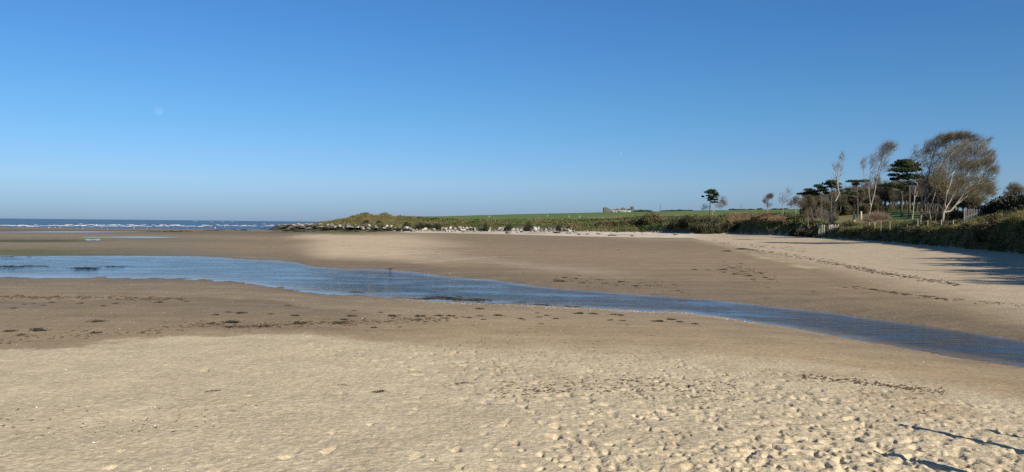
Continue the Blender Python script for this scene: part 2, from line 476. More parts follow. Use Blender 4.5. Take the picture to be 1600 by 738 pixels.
# relief: wind ripples, trampled sand, scrubby humps
tramp = sstep(560, 1250, PXG + 5.0 * (RR - 14)) * sstep(.95, 1.6, tn + .15 * w1) * near_m
near = near_m & (RR < 80)
rel = fbm(X, Y, 1.6, 3, .5, 41) * .018 + fbm(X, Y, .26, 3, .7, 42) * .015
rel_tr = fbm(X, Y, .9, 2, .5, 43) * .012 + fbm(X, Y, .30, 3, .55, 44) * .008
fade = sstep(.8, 1.1, tn)
Z += np.where(near, (rel * (.35 + .65 * fade)) + rel_tr * tramp, 0)
Z += np.where(far_m, w1 * .03 + w3 * .012 * pale_m + w2 * .03, 0)
Z += np.where(bed, w3 * .05, 0)
Z += np.where(land & (RR < 700), (w1 * .7 + w3 * .2) * sstep(0, 3, RR - r_base) * (1 - lw * .8) * (1 - fld * .7), 0)
edge_n = np.exp(-((RR - r_near) / (.03 * r_near)) ** 2) + np.exp(-((RR - r_far) / (.03 * r_far)) ** 2)
Z += edge_n * (w3 * .03 + w1 * .02)

# footprints pressed into the dry sand
xs_, ys_ = [], []
dth = R_(.078); j0 = int(np.searchsorted(TH, R_(-43)))
n_fp = 3400
fr = 1 / np.interp(rng.random(n_fp * 3), [0, 1], [1 / 9.2, 1 / 34.])
ft = rng.uniform(R_(-38), R_(40), n_fp * 3)
fpx = 800 + F_PX * np.tan(ft)
dens = sstep(480, 1350, fpx + 4 * (fr - 14)) ** 1.6 + .012
ftn = (1 / fr - 1 / kth(3, ft)) / (1 / kth(2, ft) - 1 / kth(3, ft))
keep = (rng.random(len(fr)) < dens) & (ftn > 1.02 + .25 * rng.random(len(fr)) + .25 * sstep(600, 900, fpx))
fr, ft, fpx = fr[keep], ft[keep], fpx[keep]
tr_r, tr_t, tr_h = [], [], []
for k in range(15):
    x0, y0, hd = rng.uniform(1, 13), rng.uniform(10, 19), rng.normal(2.0, .5)
    for q_ in range(26):
        sd = .11 * (1 if q_ % 2 else -1)
        x_, y_ = x0 + math.cos(hd) * .62 * q_ - math.sin(hd) * sd, y0 + math.sin(hd) * .62 * q_ + math.cos(hd) * sd; hd += rng.normal() * .04
        r_, t_ = math.hypot(x_, y_), math.atan2(x_, y_)
        if 9.2 < r_ < 30 and abs(t_) < .7 and (1 / r_ - 1 / kth(3, t_)) / (1 / kth(2, t_) - 1 / kth(3, t_)) > 1.1: tr_r.append(r_); tr_t.append(t_); tr_h.append(hd)
n_rand = len(fr)
head = np.where(rng.random(len(fr)) < .6, rng.normal(1.9, .5, len(fr)), rng.uniform(0, 6.28, len(fr)))
fr, ft, head = np.concatenate([fr, tr_r]), np.concatenate([ft, tr_t]), np.concatenate([head, tr_h])
for n_, (a, b, hd, q) in enumerate(zip(fr, ft, head, rng.random((len(fr), 4)))):
    cx, cy = a * math.sin(b), a * math.cos(b)
    ln, wd = .055 + .065 * q[0], .036 + .03 * q[1]
    dp = .016 + .05 * q[2] ** 1.7
    if n_ >= n_rand: ln, wd, dp = .115 + .02 * q[0], .048 + .01 * q[1], .03 + .02 * q[2]
    else: ln *= .6 + .9 * q[3] ** 2; wd *= .6 + .9 * q[3] ** 2
    ext_ = ln * 2.8
    i0, i1 = np.searchsorted(rows, [a - ext_, a + ext_])
    jj = int((b - TH[j0]) / dth) + j0; dj = int(ext_ / a / dth) + 1
    a0, a1 = max(jj - dj, 0), min(jj + dj + 1, NT)
    if i1 <= i0 or a1 <= a0: continue
    lx, ly = X[i0:i1, a0:a1] - cx, Y[i0:i1, a0:a1] - cy
    c_, s_ = math.cos(hd), math.sin(hd)
    pu, pv = (lx * c_ + ly * s_) / ln, (-lx * s_ + ly * c_) / wd
    sunw = (lx * .602 - ly * .799) / ln
    soft = np.where(sunw < 0, .42, 1.0)  # pit wall away from the sun shaped gentler to dull its lit side
    wob = 1 + .35 * np.sin(3.1 * np.arctan2(pv, pu) + 6 * q[3])
    d2 = (pu * pu + pv * pv) * wob
    d2 = d2 * (soft + (1 - soft) * np.clip(1 + sunw * 1.6, 0, 1))
    Z[i0:i1, a0:a1] += -dp * np.exp(-d2 ** 1.6) + dp * .06 * np.exp(-((np.sqrt(d2) - 1.35) / .35) ** 2) * (.5 + .5 * (pu > -.2))

V = np.concatenate([np.stack([X, Y, Z], -1).reshape(-1, 3), [[0, 0, 2.1]]])
idx = np.arange(NR * NT).reshape(NR, NT)
q = np.stack([idx[:-1], np.roll(idx, -1, 1)[:-1], np.roll(idx, -1, 1)[1:], idx[1:]], -1).reshape(-1, 4)
tri = np.stack([np.full(NT, NR * NT), np.roll(idx[0], -1), idx[0], idx[0]], -1)
me = mesh_np('ground', V, q[:, ::-1], True)
ca = me.attributes.new('albedo', 'FLOAT_COLOR', 'POINT')
cc = np.ones((len(V), 4), np.float32); cc[:-1, :3] = col.reshape(-1, 3); cc[-1, :3] = DRYC
ca.data.foreach_set('color', cc.ravel())
for nm, arr in (('wet', wet), ('bumpy', bumpy)):
    at = me.attributes.new(nm, 'FLOAT', 'POINT')
    at.data.foreach_set('value', np.concatenate([arr.ravel(), [0]]).astype(np.float32))

m = bpy.data.materials.new('beach_ground'); m.use_nodes = True
nt = m.node_tree; N = nt.nodes; L = nt.links; b = N['Principled BSDF']
pos = N.new('ShaderNodeNewGeometry').outputs['Position']
def noise(scale, detail=4, rough=.6):
    n = N.new('ShaderNodeTexNoise'); n.inputs['Scale'].default_value = scale; n.inputs['Detail'].default_value = detail
    n.inputs['Roughness'].default_value = rough; L.new(pos, n.inputs['Vector']); return n.outputs[0]
def mrange(src, a, b_, c, d):
    n = N.new('ShaderNodeMapRange'); L.new(src, n.inputs[0])
    for i, v in enumerate((a, b_, c, d)): n.inputs[i + 1].default_value = v
    return n.outputs[0]
def math_(op, x, y):
    n = N.new('ShaderNodeMath'); n.operation = op
    for i, v in enumerate((x, y)):
        if isinstance(v, (int, float)): n.inputs[i].default_value = v
        else: L.new(v, n.inputs[i])
    return n.outputs[0]
def attr(nm, out='Fac'):
    n = N.new('ShaderNodeAttribute'); n.attribute_name = nm; return n.outputs[out]
nA, nB, nC, nD = noise(.55, 7, .72), noise(6, 5, .7), noise(10, 3, .6), noise(32, 2, .6)
f = math_('MULTIPLY', mrange(nA, .3, .7, .84, 1.14), mrange(nB, .25, .75, .78, 1.20))
f = math_('MULTIPLY', f, mrange(nC, .28, .72, .74, 1.22))
f = math_('MULTIPLY', f, mrange(nD, .25, .75, .86, 1.14))
mp = N.new('ShaderNodeMapping'); mp.inputs['Scale'].default_value = (.045, .55, 1); mp.inputs['Rotation'].default_value = (0, 0, .12); L.new(pos, mp.inputs[0])
st = N.new('ShaderNodeTexNoise'); st.inputs['Scale'].default_value = 1; st.inputs['Detail'].default_value = 7; st.inputs['Roughness'].default_value = .7; L.new(mp.outputs[0], st.inputs['Vector'])
f = math_('MULTIPLY', f, math_('ADD', 1.0, math_('MULTIPLY', mrange(st.outputs[0], .3, .7, -.16, .15), mrange(attr('bumpy'), 0, .6, 1, .3))))
mul = N.new('ShaderNodeVectorMath'); mul.operation = 'SCALE'
L.new(attr('albedo', 'Color'), mul.inputs[0]); L.new(f, mul.inputs['Scale'])
L.new(mul.outputs[0], b.inputs['Base Color'])
L.new(mrange(attr('wet'), 0, 1, .95, .5), b.inputs['Roughness'])
b.inputs['Specular IOR Level'].default_value = .12
bp = N.new('ShaderNodeBump'); bp.inputs['Distance'].default_value = 1.0
mp2 = N.new('ShaderNodeMapping'); mp2.inputs['Scale'].default_value = (.7, 6.5, 1); mp2.inputs['Rotation'].default_value = (0, 0, .2); L.new(pos, mp2.inputs[0])
rp_ = N.new('ShaderNodeTexNoise'); rp_.inputs['Scale'].default_value = 1; rp_.inputs['Detail'].default_value = 3; L.new(mp2.outputs[0], rp_.inputs['Vector'])
hgt = math_('ADD', math_('MULTIPLY', nB, .022), math_('MULTIPLY', nC, .026))
dampf = mrange(attr('bumpy'), 0, .5, 1, 0)
hgt = math_('ADD', hgt, math_('MULTIPLY', math_('MULTIPLY', rp_.outputs[0], .06), dampf))
L.new(hgt, bp.inputs['Height'])
L.new(mrange(attr('bumpy'), 0, 1, .40, 1.0), bp.inputs['Strength'])
L.new(bp.outputs[0], b.inputs['Normal'])
tag(obj('beach', me, m), 'tidal sand beach with grassy banks and fields', kind='structure')

zl_rows, zl_Z = rows, Z
def zg(x, y):
    """ground level with its relief"""
    r, th = math.hypot(x, y), math.atan2(x, y)
    i = min(max(int(np.searchsorted(rows, r)) - 1, 0), NR - 2)
    j = min(max(int(np.searchsorted(TH, th)) - 1, 0), NT - 2)
    fr_ = (r - rows[i]) / (rows[i + 1] - rows[i]); ft_ = (th - TH[j]) / (TH[j + 1] - TH[j])
    return float((Z[i, j] * (1 - ft_) + Z[i, j + 1] * ft_) * (1 - fr_) + (Z[i + 1, j] * (1 - ft_) + Z[i + 1, j + 1] * ft_) * fr_)
def zga(x, y):
    r, th = np.hypot(x, y), np.arctan2(x, y)
    i = np.clip(np.searchsorted(rows, r) - 1, 0, NR - 2); j = np.clip(np.searchsorted(TH, th) - 1, 0, NT - 2)
    fr_ = (r - rows[i]) / (rows[i + 1] - rows[i]); ft_ = (th - TH[j]) / (TH[j + 1] - TH[j])
    return (Z[i, j] * (1 - ft_) + Z[i, j + 1] * ft_) * (1 - fr_) + (Z[i + 1, j] * (1 - ft_) + Z[i + 1, j + 1] * ft_) * fr_

# ------------------------------------------------------------------ water
def water_mat(name, base, layers, calm_attr=True, rough=.06, spec=.5):
    m = bpy.data.materials.new(name); m.use_nodes = True
    nt = m.node_tree; N = nt.nodes; L = nt.links; b = N['Principled BSDF']
    b.inputs['Base Color'].default_value = (*base, 1); b.inputs['Roughness'].default_value = rough
    b.inputs['IOR'].default_value = 1.333; b.inputs['Specular IOR Level'].default_value = spec
    g = N.new('ShaderNodeNewGeometry').outputs['Position']
    tot = None
    for (sx, sy, rot, amp, det) in layers:
        mp = N.new('ShaderNodeMapping'); mp.inputs['Scale'].default_value = (sx, sy, 1); mp.inputs['Rotation'].default_value = (0, 0, rot)
        L.new(g, mp.inputs[0])
        n = N.new('ShaderNodeTexNoise'); n.inputs['Scale'].default_value = 1; n.inputs['Detail'].default_value = det
        L.new(mp.outputs[0], n.inputs['Vector'])
        k = N.new('ShaderNodeMath'); k.operation = 'MULTIPLY'; k.inputs[1].default_value = amp; L.new(n.outputs[0], k.inputs[0])
        if tot is None: tot = k.outputs[0]
        else:
            s = N.new('ShaderNodeMath'); s.operation = 'ADD'; L.new(tot, s.inputs[0]); L.new(k.outputs[0], s.inputs[1]); tot = s.outputs[0]
    bp = N.new('ShaderNodeBump'); bp.inputs['Distance'].default_value = 1
    L.new(tot, bp.inputs['Height'])
    big = N.new('ShaderNodeTexNoise'); big.inputs['Scale'].default_value = .13; big.inputs['Detail'].default_value = 6; big.inputs['Roughness'].default_value = .65
    mpb = N.new('ShaderNodeMapping'); mpb.inputs['Scale'].default_value = (1, 3.2, 1); mpb.inputs['Rotation'].default_value = (0, 0, .5)
    L.new(g, mpb.inputs[0]); L.new(mpb.outputs[0], big.inputs['Vector'])
    mr = N.new('ShaderNodeMapRange'); mr.inputs[1].default_value = .40; mr.inputs[2].default_value = .56; mr.inputs[3].default_value = .22; mr.inputs[4].default_value = 1.1
    L.new(big.outputs[0], mr.inputs[0])
    if calm_attr:
        a = N.new('ShaderNodeAttribute'); a.attribute_name = 'ripple'
        k = N.new('ShaderNodeMath'); k.operation = 'MULTIPLY'; L.new(mr.outputs[0], k.inputs[0]); L.new(a.outputs['Fac'], k.inputs[1])
        L.new(k.outputs[0], bp.inputs['Strength'])
        sh = N.new('ShaderNodeAttribute'); sh.attribute_name = 'shallow'; mxs = N.new('ShaderNodeMixRGB')
        mxs.inputs[1].default_value = (*base, 1); mxs.inputs[2].default_value = (.135, .105, .062, 1)
        L.new(sh.outputs['Fac'], mxs.inputs[0]); L.new(mxs.outputs[0], b.inputs['Base Color'])
    else:
        L.new(mr.outputs[0], bp.inputs['Strength'])
    L.new(bp.outputs[0], b.inputs['Normal'])
    return m

ths = np.arange(R_(-42), R_(50), R_(.25)); ts = np.linspace(-.12, 1.12, 34)
rn_, rf_ = kth(3, ths), kth(6, ths)
ri = (1 / rn_)[None] + (1 / rf_ - 1 / rn_)[None] * ts[:, None]
Rw = 1 / ri
Vw = np.stack([Rw * np.sin(ths), Rw * np.cos(ths), np.full_like(Rw, ZW)], -1).reshape(-1, 3)
ii = np.arange(len(ts) * len(ths)).reshape(len(ts), len(ths))
Fw = np.stack([ii[:-1, :-1], ii[:-1, 1:], ii[1:, 1:], ii[1:, :-1]], -1).reshape(-1, 4)
me = mesh_np('stream', Vw, Fw[:, ::-1], True)
at = me.attributes.new('ripple', 'FLOAT', 'POINT')
rip = (.12 + .88 * sstep(.0, .16, ts)) * (1 - .7 * sstep(.86, .99, ts))
at.data.foreach_set('value', (rip[:, None] * np.interp(ths, [R_(-36), R_(-15), R_(5)], [1.25, 1.1, .8])[None, :] + .03).ravel().astype(np.float32))
at2 = me.attributes.new('shallow', 'FLOAT', 'POINT')
dep = ZW - zga(Vw[:, 0], Vw[:, 1])
at2.data.foreach_set('value', (1 - sstep(.02, .20, dep + .05 * fbm(Vw[:, 0], Vw[:, 1], 3.0, 3, .6, 9))).astype(np.float32))
stream_m = water_mat('stream_water', (.022, .034, .04), [(.8, 3.0, .25, .16, 3), (2.2, 7, .15, .045, 2), (.22, .7, .3, .12, 2)])
tag(obj('stream', me, stream_m), 'blue rippled stream winding across the sand to the sea', kind='structure')

ths = np.concatenate([np.arange(R_(-100), R_(-40), R_(3)), np.arange(R_(-40), R_(-2), R_(.5))])
rs = np.concatenate([np.linspace(425, 800, 30), 800 * np.exp(np.linspace(.05, math.log(75), 30))])
A, B = np.meshgrid(rs, ths, indexing='ij')
zz = np.full_like(A, ZSEA)
Vw = np.stack([A * np.sin(B), A * np.cos(B), zz], -1).reshape(-1, 3)
ii = np.arange(A.size).reshape(A.shape)
Fw = np.stack([ii[:-1, :-1], ii[:-1, 1:], ii[1:, 1:], ii[1:, :-1]], -1).reshape(-1, 4)
sea_m = water_mat('sea_water', (.06, .09, .12), [(.25, .5, .2, .9, 5)], False, .35, .4)
tag(obj('sea', mesh_np('sea', Vw, Fw[:, ::-1], True), sea_m), 'blue open sea along the horizon', kind='structure')

# thin standing water left on the flats
pool_m = water_mat('pool_water', (.03, .035, .035), [(3, 5, .2, .006, 2)], False, .05)
def pool(name, label, pts, dz=.03):
    c = [G(*q) for q in pts]
    cx, cy = sum(v.x for v in c) / len(c), sum(v.y for v in c) / len(c)
    lv = [Vector((v.x, v.y, zg(v.x, v.y) + dz)) for v in c]
    V_ = [(cx, cy, max(zg(cx, cy) + dz, sum(v.z for v in lv) / len(lv)))] + [tuple(v) for v in lv]
    n = len(lv)
    tag(obj(name, mesh_np(name, np.array(V_), np.array([[0, 1 + (i + 1) % n, 1 + i] for i in range(n)])), pool_m), label, kind='structure')
def strip_pool(name, label, line, dz=.05):
    """line: (px, py_top, py_bottom)"""
    V_, F_ = [], []
    for (px, a, b_) in line:
        for py in (a, b_):
            g = G(px, py); V_.append((g.x, g.y, zga(np.array([g.x]), np.array([g.y]))[0] + dz))
    for i in range(len(line) - 1):
        F_.append([2 * i, 2 * i + 1, 2 * i + 3, 2 * i + 2])
    tag(obj(name, mesh_np(name, np.array(V_), np.array(F_)), pool_m), label, kind='structure')
def line(x0, x1, ya0, ya1, h, n=40):
    out = []
    for i in range(n + 1):
        t = i / n; hh = h * min(1, 6 * t, 6 * (1 - t)) * (.75 + .3 * math.sin(9 * t + x0)) + .12
        y = ya0 + (ya1 - ya0) * t + .25 * math.sin(5 * t + x0)
        out.append((x0 + (x1 - x0) * t, y - hh / 2, y + hh / 2))
    return out
strip_pool('water', 'long thin pool of standing water on the outer flats', line(-60, 228, 363.8, 362.4, 1.5))
strip_pool('water', 'thin winding pool on the flats beyond the stream', line(122, 285, 371.6, 371.2, 2.0))
strip_pool('water', 'short bright puddle on the flats', line(132, 158, 374.8, 375.4, 2.4, 14))

# surf breaking on the shore
mb = MB()
def foam(px, py, w, h, ):
    r = float(rng_z(px, py, ZSEA)); th = float(bearing(px, py)); n = max(int(w / 1.5), 6)
    ms = r / F_PX
    for k in range(n):
        t = (k + .5) / n - .5
        q = (1 - (2 * t) ** 2) ** .5
        hh = max(h * .75 * ms * q * (.4 + .8 * random.random()), .08)
        x0, ww = t * w * ms, w * ms / n * (.6 + .5 * random.random())
        dy = 1.2 * random.random() - 3 * (t * t) + 4 * math.sin(3 * t + px)
        V_, F_ = loft([(x0 - ww, dy, hh * .3), (x0 - ww * .5, dy, hh * .42), (x0, dy, hh * .5), (x0 + ww * .6, dy, hh * .4), (x0 + ww, dy, hh * .3)],
                      [.1, hh * .8, hh * 1.1, hh * .8, .1], [.05, hh * .4, hh * .5, hh * .4, .05], 6)
        c_, s_ = math.cos(-th), math.sin(-th)
        V2 = V_.copy(); V2[:, 0] = V_[:, 0] * c_ - V_[:, 1] * s_ + r * math.sin(th); V2[:, 1] = V_[:, 0] * s_ + V_[:, 1] * c_ + r * math.cos(th)
        V2[:, 2] += ZSEA
        mb.add(V2, F_)
for (px, py, w, h) in [(5, 352.6, 18, 1.2), (32, 353.2, 26, 1.8), (50, 353.6, 14, 1.2), (70, 353.4, 12, 1.0), (84, 352.9, 16, 1.2), (102, 353.6, 16, 1.5), (108, 351.8, 12, 1), (126, 353.2, 18, 1.6), (126, 350.6, 5, 1),
                       (148, 351.8, 18, 1.3), (156, 353.5, 16, 1.2), (172, 353.8, 18, 1.2), (180, 351.6, 20, 1.1), (200, 353.8, 18, 1.4), (207, 352, 8, 1.2), (218, 353.6, 16, 1.5), (231, 354, 10, 1), (239, 352, 4, 1), (248, 353.4, 10, 1.8),
                       (260, 353.6, 6, 1), (272, 353, 12, 2.2), (278, 352.2, 8, 1.2), (288, 353.8, 8, 1), (300, 353.8, 12, 1.2), (314, 354, 8, 1), (325, 353, 14, .9), (350, 352.9, 18, .9), (364, 353, 6, 1), (370, 353.2, 7, 1.2), (380, 353.4, 10, 1),
                       (392, 353.2, 12, .9), (417, 353, 6, 1.1), (428, 353.6, 10, .8), (304, 345.6, 6, .5), (330, 346.8, 5, .5), (348, 346.9, 4, .5), (362, 346.8, 4, .5), (412, 350.5, 4, .8), (425, 351.2, 5, .8), (446, 351, 6, .8), (-20, 353, 24, 1.3), (-45, 352, 20, 1.2)]:
    foam(px, py, w, h)
for k in range(60):
    foam(rng.uniform(-40, 445), rng.uniform(351.0, 354.6), rng.uniform(3, 9), rng.uniform(.4, .9))
surf_m = mat('surf_foam', (.46, .47, .48), (.62, .63, .63), .8, .8)
tag(obj('surf', mb.mesh('surf'), surf_m), 'white breakers rolling in along the low tide line', kind='stuff')

# ------------------------------------------------------------------ moon
d = Vector([float(v) for v in ray(248.5, 173.5)]).normalized()
m = bpy.data.materials.new('moon_surface'); m.use_nodes = True
nt = m.node_tree; N = nt.nodes; L = nt.links
df = N.new('ShaderNodeBsdfDiffuse'); tr = N.new('ShaderNodeBsdfTransparent'); ad = N.new('ShaderNodeAddShader')
nz = N.new('ShaderNodeTexNoise'); nz.inputs['Scale'].default_value = 2.2
tc = N.new('ShaderNodeTexCoord'); L.new(tc.outputs['Generated'], nz.inputs['Vector'])
rp = N.new('ShaderNodeValToRGB'); rp.color_ramp.elements[0].position = .4; rp.color_ramp.elements[1].position = .6
rp.color_ramp.elements[0].color = (.006, .006, .006, 1); rp.color_ramp.elements[1].color = (.019, .019, .019, 1)
L.new(nz.outputs[0], rp.inputs[0]); L.new(rp.outputs[0], df.inputs[0]); L.new(df.outputs[0], ad.inputs[0]); L.new(tr.outputs[0], ad.inputs[1])
L.new(ad.outputs[0], N['Material Output'].inputs[0])
tt = np.linspace(-math.pi / 2, math.pi / 2, 20)
V_, F_ = loft([(0, 1e-3 * i, math.sin(t)) for i, t in enumerate(tt)], np.cos(tt) + 1e-3, np.cos(tt) + 1e-3, 28)
ph = np.linspace(0, 2 * math.pi, 28, endpoint=False)
V_ = np.array([[math.cos(t) * math.cos(p_), math.cos(t) * math.sin(p_), math.sin(t)] for t in tt for p_ in ph])
F_ = np.array([[i * 28 + j, i * 28 + (j + 1) % 28, (i + 1) * 28 + (j + 1) % 28, (i + 1) * 28 + j] for i in range(19) for j in range(28)])
tag(obj('moon', mesh_np('moon', V_, F_, True), m, loc=Vector((0, 0, EYE)) + d * 45000, scale=(45000 * .0055,) * 3),
    'pale daytime moon, faint in the blue sky above the sea', 'moon')

# ------------------------------------------------------------------ trees
BARK = mat('bark_grey', (.17, .14, .105), (.33, .28, .22), 1.6, .95, .1, .03, 9)
BARK_PALE = mat('bark_pale', (.17, .15, .12), (.37, .33, .27), 1.2, .95, .1, .02, 9)
BARK_DARK = mat('bark_dark', (.06, .048, .036), (.13, .105, .08), 1.6, .95, .1, .03, 9)
TWIG = mat('twig_brown', (.085, .073, .05), (.155, .13, .088), .5, .9, .15)
TWIG_OLIVE = mat('twig_olive', (.12, .10, .05), (.225, .185, .09), .35, .9, .15, c2=(.15, .125, .088), scale2=.22)
TWIG_PALE = mat('twig_pale', (.11, .096, .078), (.20, .172, .138), .5, .9, .15)
NEEDLE = mat('pine_needles', (.018, .032, .014), (.05, .07, .027), .5, .8, .2, trans=.12)

def grow(trunks, pts, bf=.3, tip=.012, expo=2.25, wind=None, jit=.10):
    """branch skeleton: trunk lines, then every crown point joined to the nearest fitting limb"""
    pos, par, plen, tan = [], [], [], []
    def addn(p, pa):
        p = np.asarray(p, float)
        pos.append(p); par.append(pa)
        if pa < 0: plen.append(0.0); tan.append(np.array([0, 0, 1.]))
        else:
            dd = p - pos[pa]; l = np.linalg.norm(dd) + 1e-9
            plen.append(plen[pa] + l); tan.append(dd / l)
        return len(pos) - 1
    keep_r = []
    for k, tr_ in enumerate(trunks):
        P_ = [np.asarray(q, float) for q in tr_]
        if k == 0 or tr_ is trunks[0]: last = addn(P_[0], -1)
        else:
            dd = np.linalg.norm(np.array(pos) - P_[0], axis=1); last = int(np.argmin(dd))
            if dd[last] > 2.5: last = addn(P_[0], -1)
            else: last = addn(P_[0], last) if dd[last] > .05 else last
        for a, b_ in zip(P_[:-1], P_[1:]):
            n = max(int(np.linalg.norm(b_ - a) / .7), 1)
            for i in range(1, n + 1):
                last = addn(a + (b_ - a) * i / n + rng.normal(size=3) * .04 * (i < n), last)
        keep_r.append(last)
    nodes_trunk = len(pos)
    cap = nodes_trunk + 3 * len(pts) + 5
    A = np.zeros((cap, 3)); PL = np.zeros(cap); TN = np.zeros((cap, 3))
    A[:nodes_trunk] = pos; PL[:nodes_trunk] = plen; TN[:nodes_trunk] = tan
    n = nodes_trunk
    tc_ = np.array(pos)
    d0 = np.array([np.min(np.linalg.norm(tc_ - p, axis=1)) for p in pts])
    ends = []
    for p in pts[np.argsort(d0 + rng.random(len(pts)) * .3)]:
        dv = p - A[:n]; dist = np.linalg.norm(dv, axis=1) + 1e-6
        back = (dv * TN[:n]).sum(1) / dist
        cost = dist * (1 + .7 * np.maximum(0, .35 - back)) + bf * PL[:n]
        i = int(np.argmin(cost)); l = dist[i]
        ctl = A[i] + TN[i] * l * .35 + (dv[i] * .15)
        if wind is not None: ctl = ctl - np.asarray(wind) * l * .15
        last = i
        ks = (.4, .75, 1.) if l > 1.0 else (1.,)
        for t in ks:
            q = (1 - t) ** 2 * A[i] + 2 * t * (1 - t) * ctl + t * t * p
            if t < 1: q = q + rng.normal(size=3) * jit * l * .35
            par.append(last); A[n] = q
            dd = q - A[last]; ll = np.linalg.norm(dd) + 1e-9
            PL[n] = PL[last] + ll; TN[n] = dd / ll
            last = n; n += 1
            if n >= cap - 3:
                A = np.concatenate([A, np.zeros_like(A)]); PL = np.concatenate([PL, np.zeros_like(PL)]); TN = np.concatenate([TN, np.zeros_like(TN)]); cap *= 2
        ends.append(last)
    par = np.array(par); rad = np.zeros(n)
    for i in range(n - 1, -1, -1):
        if rad[i] == 0: rad[i] = tip ** expo
        if par[i] >= 0: rad[par[i]] += rad[i]
    rad = rad ** (1 / expo)
    return A[:n], par, rad, TN[:n], np.array(ends)

def fill(ells, n, yr=None, bias=.5):
    """points inside a set of crown ellipsoids (centre, radii, weight)"""
    w = np.array([e[2] for e in ells], float); w /= w.sum()
    out = []
    for (c, rad, _), k in zip(ells, rng.multinomial(n, w)):
        u_ = unit(k) * (rng.random(k) ** (bias))[:, None]
        out.append(np.asarray(c) + u_ * np.asarray(rad))
    return np.concatenate(out)

def bare_tree(label, px, depth, trunks, ells, n, ntw=4, twl=(.5, 1.2), wind=(1, 0, .3), wk=.8, bark=None, twig=None, tip=.014, twr=.014, bf=.3,
              group=None, name='bare_tree', cat='tree', thick=1.0, expo=2.25):
    """trunks: lists of (px, py, depth offset); ells: (px, py, rx, ry, weight[, depth offset]) in photo measures"""
    base = P(px, depth)
    base.z = zg(base.x, base.y) - .15
    B = np.array(base)
    def w3(x_, y_, dd=0): return np.array(P(x_, depth + dd, y_)) - B
    ms = depth / F_PX
    tl = []
    for k, t in enumerate(trunks):
        pts = [w3(*q) for q in t]
        if k == 0 or t[0][1] is None: pts[0] = np.zeros(3)
        tl.append(pts)
    el = [(w3(e[0], e[1], e[5] if len(e) > 5 else 0), (e[2] * ms, e[2] * ms * .8, e[3] * ms), e[4]) for e in ells]
    pts = fill(el, n)
    A, par, rad, TN, ends = grow(tl, pts, bf, tip, expo, wind)
    rad = rad * thick
    root = thing(name, label, cat, tuple(B), 0, group)
    e = np.nonzero(par >= 0)[0]; pe = par[e]
    big = rad[e] > .05
    # swell at foot
    rr0 = rad[pe].copy(); rr0 = np.minimum(rr0, rad[e] * 1.35 + .02)
    foot = np.clip(1 + .6 * (1 - A[pe][:, 2] / 1.2), 1, 1.6)
    mb = MB(); mb.add(*tubes(A[pe][big], A[e][big] + (A[e][big] - A[pe][big]) * .04, (rr0 * foot)[big], rad[e][big], 7))
    obj('trunk', mb.mesh('trunk', True), bark or BARK, root)
    mb = MB()
    if (~big).any(): mb.add(*tubes(A[pe][~big], A[e][~big], rr0[~big], rad[e][~big], 3))
    # twigs
    S = np.repeat(ends, ntw)
    extra = rng.choice(len(A) - 1, len(ends)) + 1
    extra = extra[rad[extra] < .06]
    S = np.concatenate([S, extra])
    wv = np.asarray(wind, float) / np.linalg.norm(wind)
    D = TN[S] * .7 + wv * wk * (.6 + .8 * rng.random((len(S), 1))) + unit(len(S)) * .34
    D /= np.linalg.norm(D, axis=1, keepdims=True)
    ln = rng.uniform(twl[0], twl[1], (len(S), 1))
    p0 = A[S]; p1 = p0 + D * ln * .55
    D2 = D + wv * .5 * wk + unit(len(S)) * .16; D2 /= np.linalg.norm(D2, axis=1, keepdims=True)
    p2 = p1 + D2 * ln * .45
    mb.add(*tubes(p0, p1, np.full(len(S), twr), np.full(len(S), twr * .75), 3))
    mb.add(*tubes(p1, p2, np.full(len(S), twr * .75), np.full(len(S), twr * .4), 3))
    obj('crown', mb.mesh('crown'), twig or TWIG, root)
    return root

